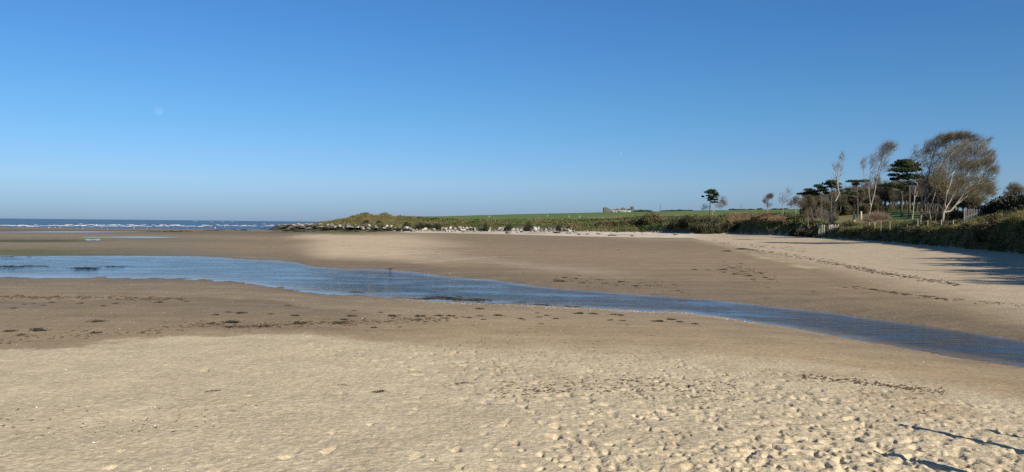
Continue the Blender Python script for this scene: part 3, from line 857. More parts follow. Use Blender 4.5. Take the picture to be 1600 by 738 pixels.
def pine_tree(label, px, depth, trunk, pads, lean=(0, 0), bark=None, r0=.28, dens=1.0, group=None, name='pine_tree'):
    base = P(px, depth); base.z = zg(base.x, base.y) - .15
    B = np.array(base); ms = depth / F_PX
    def w3(x_, y_, dd=0): return np.array(P(x_, depth + dd, y_)) - B
    root = thing(name, label, 'tree', tuple(B), 0, group)
    tp = [np.zeros(3)] + [w3(*q) for q in trunk]
    P0, P1, R0, R1 = [], [], [], []
    tot = len(tp) - 1; nodes = []
    for i in range(tot):
        n = 4
        for k in range(n):
            a, b_ = tp[i] + (tp[i + 1] - tp[i]) * k / n, tp[i] + (tp[i + 1] - tp[i]) * (k + 1) / n
            f0, f1 = (i + k / n) / tot, (i + (k + 1) / n) / tot
            P0.append(a); P1.append(b_ + (b_ - a) * .03); R0.append(r0 * (1 - .65 * f0) * (1.5 if i + k == 0 else 1)); R1.append(r0 * (1 - .65 * f1)); nodes.append(b_)
    mt, mc = MB(), MB()
    nd = np.array(nodes)
    for (cx, cy, rx, ry, dd) in pads:
        c = w3(cx, cy, dd); R3 = np.array([rx * ms, rx * ms * .85, ry * ms])
        # limb up to the pad
        under = c - np.array([0, 0, R3[2] * .6])
        cand = nd[nd[:, 2] < c[2] + .3] if (nd[:, 2] < c[2] + .3).any() else nd
        s = cand[np.argmin(np.linalg.norm(cand - under, axis=1) + .5 * np.abs(cand[:, 2] - (under[2] - 1.0)))]
        mid = (s + under) / 2 - np.array([0, 0, .25])
        for a, b_, ra, rb_ in ((s, mid, r0 * .42, r0 * .32), (mid, under, r0 * .32, r0 * .18)):
            P0.append(a); P1.append(b_); R0.append(ra); R1.append(rb_)
        for k in range(5):
            e_ = c + unit(1)[0] * R3 * .75; P0.append(under); P1.append(e_); R0.append(r0 * .15); R1.append(.03)
        nt_ = int(dens * max(70, 34 * R3[0] * R3[1]))
        u_ = unit(nt_) * (rng.random(nt_) ** .4)[:, None]
        u_[:, 2] = np.abs(u_[:, 2]) * 1.2 - .25
        u_ = u_ * (1 + .22 * np.sin(5 * np.arctan2(u_[:, 1], u_[:, 0]) + cx)[:, None])
        tc_ = c + u_ * R3
        tt_ = np.repeat(tc_, 12, axis=0) + rng.normal(size=(nt_ * 12, 3)) * .12
        mc.add(*cards(tt_, np.full(len(tt_), .34), .42, .45))
    mt.add(*tubes(P0, P1, R0, R1, 7))
    obj('trunk', mt.mesh('trunk', True), bark or BARK_DARK, root)
    obj('crown', mc.mesh('crown'), NEEDLE, root)
    return root

# far lone pine with bare thorn beside it
pine_tree('lone flat topped pine standing on the edge of the far field', 1109, 345, [(1109.5, 322, 0), (1110, 308, 0), (1113, 299, 0)],
          [(1112, 298.5, 8, 2.6, 0), (1106, 300.5, 6, 1.8, -1), (1117, 302.5, 6, 2, 0), (1119, 305, 5, 1.6, 1), (1107, 306, 4, 1.2, 0), (1098, 307.3, 1.6, .7, 0), (1113, 312, 4, 1, 0), (1119, 312, 3, 1, 0), (1116, 316, 6, 1.2, 1), (1108, 313, 2.5, .9, 0), (1112, 302, 7, 2.4, 1), (1115, 308, 6, 1.8, -1), (1110, 309.5, 5, 1.5, 1)], r0=.3, dens=1.8)
bare_tree('leafless thorn leaning away behind the lone pine', 1112, 348, [[(1112, 332, 0), (1118, 322, 0), (1124, 314, 0)], [(1113, 329, 0), (1108, 322, 0)]],
          [(1127, 313, 8, 7, 2), (1122, 322, 7, 5, 1), (1130, 318, 5, 6, 1), (1103, 324, 6, 4, .8), (1097, 327, 4, 3, .4)], 170, 4, (.8, 1.8), (1, 0, .5), .6, twr=.022, bark=BARK_PALE, twig=TWIG_PALE, tip=.02)
bare_tree('small windswept tree alone on the field edge, crown bent right', 1199, 272, [[(1199, 330, 0), (1199.5, 322, 0), (1200, 314, 0)]],
          [(1201, 308, 6, 4, 2), (1196, 314, 5, 6, 1.5), (1204, 306, 4, 2.5, 1), (1200, 321, 6, 4, .7)], 230, 4, (.5, 1.2), (1, 0, .4), .6, bark=BARK, twr=.02, tip=.018)
bare_tree('tall thin sparse tree beside the brown reeds', 1223, 262, [[(1223, 330, 0), (1223.5, 316, 0), (1222, 304, 0)], [(1223.5, 320, 0), (1229, 309, 0), (1233, 296, 0)]],
          [(1222, 309, 5, 8, 1), (1232, 300, 5, 9, 1), (1226, 316, 8, 6, .8)], 80, 3, (.7, 1.6), (.4, 0, 1), .6, bark=BARK_PALE, twig=TWIG_PALE, twr=.018, tip=.018)
bare_tree('rounded leafless thorn tree left of the stepped pines', 1243, 262, [[(1243, 330, 0), (1243, 322, 0)]],
          [(1243, 314, 9, 7, 2), (1250, 320, 7, 6, 1), (1235, 321, 6, 5, .7)], 300, 4, (.5, 1.1), (.6, 0, .6), .5, twr=.02, twig=TWIG, bark=BARK)
# stepped pines
pine_tree('lowest leftmost of the stepped wind clipped pines', 1272, 232, [(1268, 330, 0), (1264, 318, 0), (1262, 309, 0)],
          [(1253, 303.5, 9, 1.8, 0), (1262, 302, 9, 2.6, 1), (1270, 300, 9, 3, 0), (1264, 297, 7, 2, 1), (1276, 304, 7, 2, -1), (1282, 298, 6, 2, 0)], r0=.26)
pine_tree('middle one of the stepped wind clipped pines', 1284, 228, [(1284, 330, 0), (1283, 312, 0), (1281, 298, 0)],
          [(1279, 291, 8.5, 2.6, 0), (1284, 293.5, 8, 2, 1), (1288, 297, 7, 2.2, 0), (1291, 302, 5, 2, 0)], r0=.26)
pine_tree('tallest of the stepped wind clipped pines behind the pale dead tree', 1298, 226, [(1298, 330, 0), (1299, 310, 0), (1300, 295, 0)],
          [(1300, 284, 9, 2.4, 0), (1295, 287.5, 9, 3, 1), (1305, 288, 9, 3.2, 0), (1309, 293, 6, 2, -1), (1300, 292, 8, 2.2, 1), (1313, 298, 3, 1, 0)], r0=.28)
bare_tree('pale dead leaning tree with a thin forked top before the pines', 1293, 208,
          [[(1293, 345, 0), (1297, 337, 0), (1303, 326, 0), (1305, 315, 0), (1311, 303, 0), (1309, 290, 0), (1308, 277, 0), (1311, 262, 0), (1316, 247, 0)], [(1308, 278, 0), (1304, 264, 0), (1302, 256, 0)], [(1309, 286, 0), (1313, 272, 0), (1316, 258, 0)]],
          [(1315, 246, 4, 9, 1.2), (1304, 262, 4, 9, 1), (1312, 262, 6, 10, 1.1), (1306, 280, 9, 8, .7), (1310, 290, 10, 6, .4)], 100, 3, (.6, 1.4), (.2, 0, 1), .6, bark=BARK_PALE, twig=TWIG_PALE, twr=.016, tip=.026, bf=.22, thick=1.15)
pine_tree('slender flat topped pine between two leafless trees on the lawn edge', 1340, 238, [(1340, 322, 0), (1340, 303, 0), (1339, 290, 0)],
          [(1330, 283.5, 8, 1.5, 0), (1340, 284, 9, 2.4, 0), (1350, 283, 9, 1.8, 1), (1338, 288, 6, 1.6, 0), (1326, 296, 4, 1, 0), (1323, 302.5, 7, 1.2, 0), (1332, 303, 4, 1, 0), (1345, 299, 3, 1, 0)], r0=.27)
bare_tree('tall leafless tree with upswept limbs streaming right', 1358, 172,
          [[(1358, 348, 0), (1358, 335, 0), (1361, 322, 0), (1358, 303, 0), (1357.5, 288, 0), (1360, 268, 0)], [(1361, 322, 0), (1366, 305, .5), (1369, 285, 1), (1374, 262, 1), (1381, 242, 1)], [(1358.5, 305, 0), (1351, 280, -1), (1348, 262, -1)],
           [(1369, 287, 1), (1378, 262, 0), (1388, 244, 0)], [(1357.5, 290, 0), (1366, 268, -1), (1370, 245, -1)]],
          [(1385, 236, 13, 11, 2.2), (1376, 244, 10, 14, 1.6), (1364, 256, 7, 16, 1.0), (1348, 258, 5, 12, .6), (1389, 230, 11, 6, 1.2), (1360, 282, 9, 12, .5), (1380, 262, 8, 14, .9)], 420, 4, (.8, 1.8), (.8, 0, 1.0), .9, bark=BARK, twig=TWIG_PALE, bf=.2, twr=.011, thick=.95)
pine_tree('largest pine with a dense dark crown beside the big leafless trees', 1421, 192, [(1421, 322, 0), (1421, 300, 0), (1419, 275, 0), (1415, 262, 0)],
          [(1413, 253, 15, 4, 0), (1408, 259, 16, 4, 1), (1420, 258, 18, 5, 0), (1426, 265, 15, 5, 1), (1404, 266, 15, 3.4, 0), (1415, 267, 18, 4.5, -1), (1398, 274, 11, 2.4, 0), (1397, 280, 9, 1.8, 1), (1418, 277, 16, 4.5, 0), (1430, 277, 12, 5, 0), (1424, 287, 14, 3, 1)], r0=.34, dens=1.15)
pine_tree('pine with a long low limb reaching left below the dense crown', 1409, 205, [(1409, 322, 0), (1410, 305, 0), (1406, 297, 0)],
          [(1380, 290, 9, 2.4, 0), (1391, 289.5, 10, 3, 0), (1402, 292, 11, 2.6, 1), (1389, 294, 8, 1.6, 0), (1414, 294, 9, 2, 0)], r0=.3)
bare_tree('short pale leaning trunk broken off below the dark pine', 1425, 186, [[(1425, 330, 0), (1428, 318, 0), (1429, 304, 0), (1431, 292, 0)]],
          [(1431, 286, 4, 7, 1), (1434, 300, 4, 8, .5)], 24, 2, (.5, 1.2), (.5, 0, 1), .5, bark=BARK_PALE, twig=TWIG_PALE, tip=.04, expo=2.1)

# the big wind shorn pair
bare_tree('big leafless tree with a wind shorn crown arching over to the right', 1438, 142,
          [[(1438, 345, 0), (1440, 325, 0), (1446, 312, 0), (1456, 300, 0), (1462, 285, 0)], [(1440, 326, 0), (1441, 305, -1), (1440, 280, -1), (1440, 258, -1), (1444, 240, -1)],
           [(1446, 312, 0), (1447, 290, 1), (1452, 270, 1), (1456, 250, 1), (1462, 232, 1)], [(1462, 285, 0), (1470, 262, 0), (1480, 245, 0), (1490, 232, 0)],
           [(1470, 262, 0), (1482, 256, 1), (1497, 244, 1), (1502, 232, 1), (1512, 225, 1)], [(1482, 256, 1), (1508, 248, 0), (1516, 238, 0), (1530, 224, 0)], [(1441, 300, -1), (1434, 275, -2), (1431, 255, -2)], [(1440, 280, 0), (1428, 262, 0), (1425, 245, 0)]],
          [(1462, 226, 18, 9, 2), (1480, 217, 20, 7, 2.8), (1500, 214, 20, 6, 2.8), (1518, 221, 16, 8, 1.4), (1536, 220, 12, 5, .4), (1450, 237, 12, 10, 1.4), (1440, 250, 9, 14, .7), (1428, 240, 6, 14, .4), (1424, 252, 5, 10, .2), (1490, 232, 22, 11, 1.6), (1455, 262, 14, 16, 1.3), (1470, 248, 18, 14, 1.5), (1446, 280, 10, 14, .8)],
          1700, 5, (.5, 1.2), (1, 0, .8), .5, bark=BARK, twig=TWIG, bf=.16, twr=.0095, thick=.85, tip=.012)
bare_tree('big leafless tree on a pale twisted trunk, olive twigs sweeping right', 1472, 136,
          [[(1472, 346, 0), (1474, 334, 0), (1478, 326, 0), (1476, 318, 0)], [(1475, 332, 0), (1485, 330, 0), (1492, 322, 0), (1498, 314, 0), (1506, 298, 0), (1514, 284, 0)], [(1478, 327, 0), (1484, 316, 1), (1490, 304, 1), (1498, 290, 1), (1506, 276, 1)],
           [(1476, 318, 0), (1478, 305, -1), (1484, 290, -1), (1488, 272, -1)], [(1484, 316, 1), (1476, 300, 2), (1476, 282, 2)], [(1506, 298, 0), (1522, 286, 0), (1536, 274, 0)], [(1492, 322, 0), (1512, 306, 1), (1530, 296, 1), (1545, 286, 1)]],
          [(1478, 270, 18, 16, 1.6), (1500, 260, 20, 15, 2.6), (1520, 262, 20, 13, 2.6), (1540, 255, 14, 8, 1.7), (1548, 268, 12, 9, 1.3), (1505, 284, 26, 14, 2.6), (1535, 284, 20, 12, 1.6), (1480, 292, 18, 12, 1.2), (1545, 297, 12, 8, .7), (1515, 302, 22, 9, 1), (1495, 244, 24, 9, 1.5), (1524, 241, 18, 8, 1.3), (1545, 243, 12, 6, .7), (1512, 232, 22, 8, 1.1), (1535, 232, 12, 6, .5), (1462, 285, 10, 14, .6)],
          2600, 4, (.6, 1.4), (.4, 0, 1.0), .6, bark=BARK_PALE, twig=TWIG_OLIVE, bf=.18, twr=.0098, thick=.85, tip=.011)
bare_tree('thin grey stem leaning left behind the big leafless pair', 1455, 145, [[(1455, 345, 0), (1452, 332, 0), (1450, 318, 0), (1446, 306, 0)], [(1452, 330, 0), (1458, 312, 0), (1462, 296, 0)]],
          [(1452, 294, 10, 14, 1), (1462, 282, 8, 14, .8)], 170, 4, (.5, 1.1), (.6, 0, .8), .8, bark=BARK_PALE, twig=TWIG, bf=.25)
bare_tree('short thick grey stem between the big leafless pair', 1461, 143, [[(1461, 345, 0), (1463, 332, 0), (1465, 322, 0), (1466, 308, 0), (1470, 290, 0)]],
          [(1470, 280, 9, 16, 1), (1466, 300, 8, 12, .6)], 200, 4, (.5, 1.1), (.7, 0, .8), .8, bark=BARK_PALE, twig=TWIG_OLIVE, bf=.25)
bare_tree('rounded leafless tree behind the board fence, olive twigs', 1519, 146, [[(1519, 335, 0), (1519, 320, 0), (1517, 306, 0)], [(1519, 322, 0), (1526, 308, 0), (1532, 297, 0)]],
          [(1518, 300, 16, 12, 2), (1532, 296, 16, 13, 1.6), (1545, 300, 10, 9, .8), (1512, 315, 12, 8, .8), (1533, 312, 12, 7, .7)], 750, 5, (.4, .9), (1, 0, .5), .9, bark=BARK_DARK, twig=TWIG_OLIVE, twr=.013)
bare_tree('scrubby leafless thorn on top of the shaded hillside at the right edge', 1583, 128, [[(1583, 312, 0), (1581, 303, 0), (1579, 297, 0)], [(1582, 305, 0), (1588, 298, 0)]],
          [(1583, 295, 11, 7, 2), (1592, 299, 10, 6, 1), (1575, 304, 8, 6, .8)], 330, 4, (.4, .9), (1, 0, .4), .8, bark=BARK_DARK, twig=TWIG, twr=.014)

# background wood: three kinds of bare tree copied along the top of the lawn
protos = []
for k, (hh, cw) in enumerate(((40, 11), (34, 13), (46, 9), (38, 12))):
    px0, dp = 1300, 262
    g = P(px0, dp); y0 = 0
    B = np.array(g)
    # build at a neutral spot, then move
    base_py = 326
    t = bare_tree('leafless woodland tree in the dark row behind the lawn', px0, dp, [[(px0, base_py, 0), (px0 + 1, base_py - hh * .3, 0), (px0 + (k - 1), base_py - hh * .62, 0)], [(px0 + 1, base_py - hh * .32, 0), (px0 + 4 - 2 * k, base_py - hh * .6, 0)]],
                  [(px0, base_py - hh * .72, cw * .7, hh * .26, 2), (px0 + 3, base_py - hh * .55, cw * .8, hh * .24, 1.4), (px0 - 3, base_py - hh * .42, cw * .6, hh * .22, .8), (px0 + 2, base_py - hh * .16, cw * .95, hh * .15, 1.5)], 260, 5, (.7, 1.7), (.5, 0, .7), .5,
                  group='leafless woodland trees behind the lawn', name='woodland_tree', bark=BARK_DARK, twig=TWIG, twr=.024, tip=.022)
    protos.append(t)
spots = [(1258, 268, .8), (1274, 272, .8), (1290, 274, .75), (1312, 270, .8), (1319, 276, .8), (1327, 268, .85), (1334, 280, .8), (1347, 270, .85), (1354, 276, .9), (1362, 268, .85), (1369, 278, .9), (1376, 270, .95), (1383, 266, .85), (1389, 276, .95), (1395, 262, .9), (1401, 270, 1.0),
         (1407, 262, .9), (1413, 250, 1.0), (1432, 246, .95), (1438, 240, .9), (1445, 232, .9), (1452, 225, .85), (1460, 216, .85), (1468, 206, .8), (1477, 200, .8), (1487, 195, .75), (1497, 188, .75)]
for k, (px, dp, s) in enumerate(spots):
    g = P(px, dp); loc = (g.x, g.y, zg(g.x, g.y) - .2)
    if k < 4:
        o = protos[k]; o.location = loc; o.rotation_euler = (0, 0, k * 1.3); o.scale = (s,) * 3
    else:
        copy_thing(protos[k % 4], loc, rng.uniform(-.6, .6) , s * rng.uniform(.9, 1.1))

# ------------------------------------------------------------------ shrubs, grass and ground cover
def bush_meshes(seed, n=1500, size=.13, lumps=15):
    global rng
    keep, rng = rng, np.random.default_rng(seed)
    L_ = unit(lumps); L_[:, 2] = np.abs(L_[:, 2]) * .75 + .12
    L_ *= np.array([.62, .62, .62]) * rng.uniform(.75, 1.1, (lumps, 1))
    L_[:, 2] += .05
    rad = rng.uniform(.26, .45, lumps)
    k = rng.integers(0, lumps, n)
    u_ = unit(n) * (.55 + .45 * rng.random(n) ** .4)[:, None]
    C_ = L_[k] + u_ * rad[k][:, None]
    core = unit(n // 3) * (rng.random(n // 3) ** .4)[:, None] * np.array([.7, .7, .6]); core[:, 2] = np.abs(core[:, 2])
    C_ = np.concatenate([C_, core]); C_[:, 2] = np.maximum(C_[:, 2], .0)
    C_[:, 2] = np.maximum(C_[:, 2], 0) / np.percentile(C_[:, 2], 99.3); C_[:, :2] /= np.percentile(np.hypot(C_[:, 0], C_[:, 1]), 97)
    mb = MB(); mb.add(*cards(C_, np.full(len(C_), size), .7, .15))
    me1 = mb.mesh('crown')
    # stems fanning from the foot, some poking out as bare twigs
    m2 = MB(); n2 = 46
    d_ = unit(n2); d_[:, 2] = np.abs(d_[:, 2]) + .45; d_ /= np.linalg.norm(d_, axis=1, keepdims=True)
    ln = rng.uniform(.7, 1.25, (n2, 1)); s0 = rng.normal(size=(n2, 3)) * [.12, .12, 0]
    mid = s0 + d_ * ln * .5 + rng.normal(size=(n2, 3)) * .04
    m2.add(*tubes(s0, mid, np.full(n2, .018), np.full(n2, .011), 3)); m2.add(*tubes(mid, mid + d_ * ln * .5 + rng.normal(size=(n2, 3)) * .05, np.full(n2, .011), np.full(n2, .004), 3))
    rng = keep
    return me1, m2.mesh('stems')

LEAF = {'dark': mat('leaf_dark', (.022, .032, .012), (.06, .072, .026), 1.2, .8, .2, trans=.1, coords='Position', c2=(.075, .058, .033), scale2=.45),
        'olive': mat('leaf_olive', (.05, .055, .02), (.12, .115, .042), 1.0, .8, .2, trans=.1, coords='Position', c2=(.14, .105, .05), scale2=.4),
        'brown': mat('bramble_brown', (.075, .052, .032), (.16, .115, .07), 1.0, .85, .15, trans=.1, coords='Position', c2=(.06, .065, .025), scale2=.5),
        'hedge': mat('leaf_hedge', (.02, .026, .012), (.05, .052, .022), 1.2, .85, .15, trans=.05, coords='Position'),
        'gorse': mat('gorse_bloom', (.42, .21, .03), (.30, .22, .04), 2.0, .8, .2, trans=.1)}
protoM = {}
for i, k in enumerate(LEAF):
    protoM[k] = [bush_meshes(100 + 10 * i + j, 1500 if k != 'gorse' else 700) for j in range(2)]
    for a, b_ in protoM[k]: a.materials.append(LEAF[k]); b_.materials.append(BARK)
def bush(kind, px, depth, rx, top, label, group=None, name='shrub', cat='shrub', sink=.15):
    g = P(px, depth); g.z = zg(g.x, g.y)
    zt = P(px, depth, top).z
    h = max(zt - g.z, .8); w = rx * depth / F_PX
    t = thing(name, label, cat, (g.x, g.y, g.z - sink), rng.uniform(0, 6.3), group)
    a, b_ = protoM[kind][int(rng.integers(0, 2))]
    obj('crown', a, None, t); obj('stem', b_, None, t)
    t.scale = (w, w * rng.uniform(.8, 1.1), (h + sink) / 1.02)
    return t
# back of the cove
cove = [('brown', 938, 354, 9, 346), ('olive', 950, 354, 10, 345), ('brown', 962, 353, 10, 346), ('olive', 973, 353, 10, 344), ('dark', 984, 352, 10, 343), ('dark', 995, 351, 11, 341), ('dark', 1006, 350, 12, 337), ('dark', 1050, 318, 9, 345), ('brown', 1042, 330, 8, 348),
        ('dark', 1058, 312, 11, 341), ('dark', 1068, 304, 11, 338), ('dark', 1079, 300, 12, 337), ('dark', 1090, 298, 11, 336.5), ('brown', 1098, 298, 9, 340), ('dark', 1104, 297, 10, 339), ('dark', 1114, 296, 11, 340), ('olive', 1124, 295, 10, 341), ('olive', 1133, 295, 9, 343), ('brown', 1139, 293, 8, 344), ('olive', 1099, 296, 6, 352), ('brown', 1110, 296, 6, 354), ('dark', 1084, 292, 8, 348), ('dark', 1093, 289, 8, 349), ('dark', 1102, 287, 8, 348), ('dark', 1112, 287, 9, 347), ('dark', 1122, 287, 9, 346), ('olive', 1132, 287, 8, 347), ('dark', 1143, 287, 8, 349), ('dark', 1153, 286, 8, 351), ('dark', 1163, 283, 8, 352), ('dark', 1174, 279, 9, 351), ('dark', 1186, 272, 9, 351), ('dark', 1198, 264, 9, 350), ('dark', 1210, 258, 10, 349), ('dark', 1222, 255, 10, 349), ('dark', 1234, 251, 10, 349)]
for k, (kd, px, dp, rx, top) in enumerate(cove):
    lb = {'dark': 'dark green thorn bush crowded into the hedge at the back of the cove', 'olive': 'olive green bush in the hedge at the back of the cove', 'brown': 'brown bramble bush in the hedge at the back of the cove'}[kd]
    bush(kd, px, dp, rx, top, lb, 'bushes at the back of the cove')
bush('olive', 1020, 345, 15, 332, 'tallest bush at the back of the cove, under the far telegraph pole')
bush('brown', 1033, 342, 9, 346, 'reddish bramble hump at the foot of the tallest cove bush')
for (kd, px, dp, rx, top, lb) in [('olive', 1241, 258, 12, 340, 'olive scrub bush right of the brown reeds'), ('dark', 1228, 262, 9, 341, 'dark low bush at the right end of the brown reeds'),
        ('olive', 1257, 246, 13, 340, 'broad olive thicket at the head of the shaded bank'), ('brown', 1272, 232, 12, 344, 'brown thicket below the stepped pines'), ('dark', 1268, 222, 12, 354, 'dark scrub at the foot of the bank left of the palings'),
        ('olive', 1276, 212, 7, 355, 'small bush beside the pale palings'), ('dark', 1185, 275, 12, 337, 'low dark bush on the rise behind the brown reeds'), ('dark', 1200, 270, 10, 336, 'low dark bush under the small windswept tree'),
        ('olive', 1160, 300, 8, 340, 'small green bush at the left end of the brown reeds'), ('brown', 1252, 232, 10, 356, 'straggly brown scrub at the corner of the beach'), ('brown', 1240, 243, 9, 357, 'straggly scrub in the shade below the thicket')]:
    bush(kd, px, dp, rx, top, lb)
# dark hillside hedge at the right edge
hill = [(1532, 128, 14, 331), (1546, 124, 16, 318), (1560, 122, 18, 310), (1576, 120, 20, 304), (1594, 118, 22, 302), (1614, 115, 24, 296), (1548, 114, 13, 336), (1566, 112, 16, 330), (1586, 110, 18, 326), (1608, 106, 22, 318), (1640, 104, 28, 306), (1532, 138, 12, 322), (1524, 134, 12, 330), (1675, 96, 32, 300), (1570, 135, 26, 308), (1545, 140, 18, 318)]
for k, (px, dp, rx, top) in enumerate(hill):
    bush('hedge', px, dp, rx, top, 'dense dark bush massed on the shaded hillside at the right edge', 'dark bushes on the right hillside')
# thickets and pines just outside the view on the right: their shadows reach the sand
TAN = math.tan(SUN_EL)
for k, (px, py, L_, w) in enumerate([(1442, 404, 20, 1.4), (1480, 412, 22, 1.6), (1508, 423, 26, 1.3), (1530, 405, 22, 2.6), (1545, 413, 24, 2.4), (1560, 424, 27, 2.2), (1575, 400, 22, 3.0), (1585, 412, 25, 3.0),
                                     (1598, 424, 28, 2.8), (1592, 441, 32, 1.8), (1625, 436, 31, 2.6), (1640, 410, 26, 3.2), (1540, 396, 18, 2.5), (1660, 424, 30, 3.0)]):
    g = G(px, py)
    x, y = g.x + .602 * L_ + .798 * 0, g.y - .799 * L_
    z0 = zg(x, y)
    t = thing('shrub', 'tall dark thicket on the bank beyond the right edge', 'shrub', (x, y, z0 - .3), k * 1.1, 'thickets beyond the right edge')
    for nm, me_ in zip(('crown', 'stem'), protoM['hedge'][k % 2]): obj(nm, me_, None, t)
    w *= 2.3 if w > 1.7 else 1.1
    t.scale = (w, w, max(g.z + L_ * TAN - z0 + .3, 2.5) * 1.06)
bush('gorse', 588, 432, 6, 335.5, 'orange rust coloured gorse patch between the two grassy dune humps', name='gorse_bush')
# far hedges along the skyline
for k, (px, w, top) in enumerate([(1040, 8, 328.6), (1052, 8, 328.2), (1064, 9, 327.4), (1076, 7, 328), (1143, 5, 326.2), (1152, 7, 327), (1163, 8, 326.6), (1174, 7, 326.4), (1186, 6, 325.2), (1213, 8, 325.6), (1225, 7, 326), (1003, 7, 327.6), (1013, 6, 328.4), (995, 6, 329)]):
    bush('dark', px, np.interp(px, SK_D[0], SK_D[1]) * .985, w, top, 'low clipped hedge bush far off on the skyline field edge', 'far hedge bushes on the skyline')
for (px, dp, rx, top, lb) in [(655, 374, 9, 349, 'dark bush standing in for shade in the hollow under the scrub bank, left end'), (668, 374, 9, 349.5, 'dark bush standing in for shade in the middle of the hollow under the scrub bank'), (683, 374, 8, 350, 'dark bush standing in for shade at the right end of the hollow under the bank'), (637, 376, 6, 347, 'narrow dark bush standing in for shade in the cleft right of the dune humps'),
        (759, 360, 4.5, 348.5, 'round dark bush standing in for a shaded recess over a white boulder below the bank'), (796, 357, 6, 349.5, 'dark bush standing in for a shaded recess left of the white rock jumble'), (826, 355, 7, 348, 'dark bush standing in for a shaded recess behind the largest white rocks'), (874, 352, 5, 351, 'dark bush standing in for shade in the recess right of the white rocks'), (888, 352, 4, 353, 'small dark bush standing in for shade at the right end of the rocky shore'), (574, 398, 5, 344, 'dark bush standing in for shade in the hollow under the left dune hump'), (592, 390, 5, 345, 'dark bush standing in for shade in the hollow under the right dune hump')]:
    bush('hedge', px, dp, rx, top, lb)  # bushes added to stand in for the dark shade of recesses in the bank
for k in range(22):
    th_ = float(bearing(rng.uniform(1310, 1620))); f_ = rng.uniform(.1, 1.1); r_ = float(kth(8, th_) + (kth(10, th_) - kth(8, th_)) * f_)
    x_, y_ = r_ * math.sin(th_), r_ * math.cos(th_); w_ = rng.uniform(.8, 1.8)
    kd = ('olive', 'brown', 'dark')[k % 3]
    t = thing('shrub', 'low scrub clump on the grassy bank', 'shrub', (x_, y_, zg(x_, y_) - .2), rng.uniform(0, 6), 'low scrub clumps on the grassy right bank')
    for nm, me_ in zip(('crown', 'stem'), protoM[kd][k % 2]): obj(nm, me_, None, t)
    t.scale = (w_, w_, w_ * rng.uniform(.7, 1.1))
# leafless shrubs
bare_tree('bare reddish shrub spreading on the lawn edge under the tall leafless tree', 1367, 165, [[(1367, 351, 0), (1366, 345, 0)], [(1367, 350, 0), (1374, 343, 0)], [(1366, 350, 0), (1359, 343, 0)]],
          [(1355, 343, 9, 6, 1), (1367, 340, 12, 7, 1.5), (1379, 340, 11, 6, 1.3)], 420, 5, (.4, .9), (.4, 0, .6), .6, twr=.012, name='bare_shrub', cat='shrub', twig=mat('twig_red', (.19, .12, .085), (.30, .21, .15), .6))
for k, (px, dp, w, cy, h) in enumerate([(1262, 222, 8, 338, 11), (1278, 214, 9, 336, 12), (1288, 221, 7, 340, 10), (1301, 219, 7, 344, 6)]):
    bare_tree(['thin pale brush growing through the brown thicket', 'pale feathery brush below the middle stepped pine', 'pale feathery brush left of the dead leaning trunk', 'low pale brush at the foot of the dead leaning tree'][k], px, dp,
              [[(px, 350, 0), (px + 1, 343, 0)], [(px, 349, 0), (px - 4, 342, 0)], [(px, 349, 0), (px + 4, 341, 0)]], [(px, cy, w, h, 1), (px + 3, cy - 3, w * .7, h, .8)], 110, 4, (.6, 1.4), (.2, 0, 1), .8, twr=.011, name='bare_shrub', cat='shrub', bark=BARK, twig=TWIG_PALE if k else TWIG)

def blades(C_, n, ln, wd, lean=.5, upw=1.0, wind=(0, 0, 0)):
    Cn = np.repeat(C_, n, axis=0); k = len(Cn)
    Cn = Cn + rng.normal(size=(k, 3)) * [.12, .12, 0]
    d_ = rng.normal(size=(k, 3)) * [lean, lean, .1] + np.array([0, 0, upw]) + np.asarray(wind); d_ /= np.linalg.norm(d_, axis=1, keepdims=True)
    l = np.repeat(np.broadcast_to(ln, len(C_)), n)[:, None] * rng.uniform(.6, 1.15, (k, 1))
    s = np.cross(d_, unit(k)); s /= np.linalg.norm(s, axis=1, keepdims=True)
    w = np.repeat(np.broadcast_to(wd, len(C_)), n)[:, None]
    h = d_.copy(); h[:, 2] = 0
    m1 = Cn + d_ * l * .55
    tp = m1 + (d_ + h * .7 - np.array([0, 0, .35])) * l * .5
    V_ = np.stack([Cn - s * w * .5, Cn + s * w * .5, m1 + s * w * .42, m1 - s * w * .42, tp], 1).reshape(-1, 3)
    b0 = (np.arange(k) * 5)[:, None]
    F_ = np.concatenate([b0 + [0, 1, 2], b0 + [0, 2, 3], b0 + [3, 2, 4]])
    return V_, F_

def on_land(px0, px1, n, f0, f1, a=8, b=10):
    """points at random bearings between ground lines a and b (fraction f0..f1)"""
    th = bearing(rng.uniform(px0, px1, n)); f = rng.uniform(f0, f1, n)
    r0, r1 = kth(a, th), kth(b, th)
    r = r0 + (r1 - r0) * f
    x, y = r * np.sin(th), r * np.cos(th)
    return np.stack([x, y, zga(x, y) - .05], 1)

GRASS = mat('marram_grass', (.27, .215, .09), (.06, .085, .024), .16, .8, .2, coords='Position', lo=.42, hi=.58, c2=(.085, .095, .03), scale2=.5, trans=.2)
GRASSD = mat('dune_grass', (.17, .145, .06), (.08, .09, .03), .08, .85, .15, coords='Position', lo=.4, hi=.6, c2=(.22, .17, .08), scale2=.25, trans=.15)
SCRUBM = mat('scrub_leaves', (.042, .068, .018), (.10, .125, .034), .12, .8, .2, coords='Position', lo=.38, hi=.6, c2=(.17, .135, .065), scale2=.09, trans=.12)
REED = mat('dead_reeds', (.19, .12, .07), (.34, .23, .13), .35, .85, .15, coords='Position', trans=.2)
mb = MB()
mb.add(*blades(on_land(1284, 1770, 3600, -.04, .75), 9, .75, .05, .45))
mb.add(*blades(on_land(1284, 1770, 3400, .30, 1.15), 10, .85, .055, .5))
mb.add(*blades(on_land(1300, 1700, 1500, 1.0, 1.6), 7, .4, .05, .5))
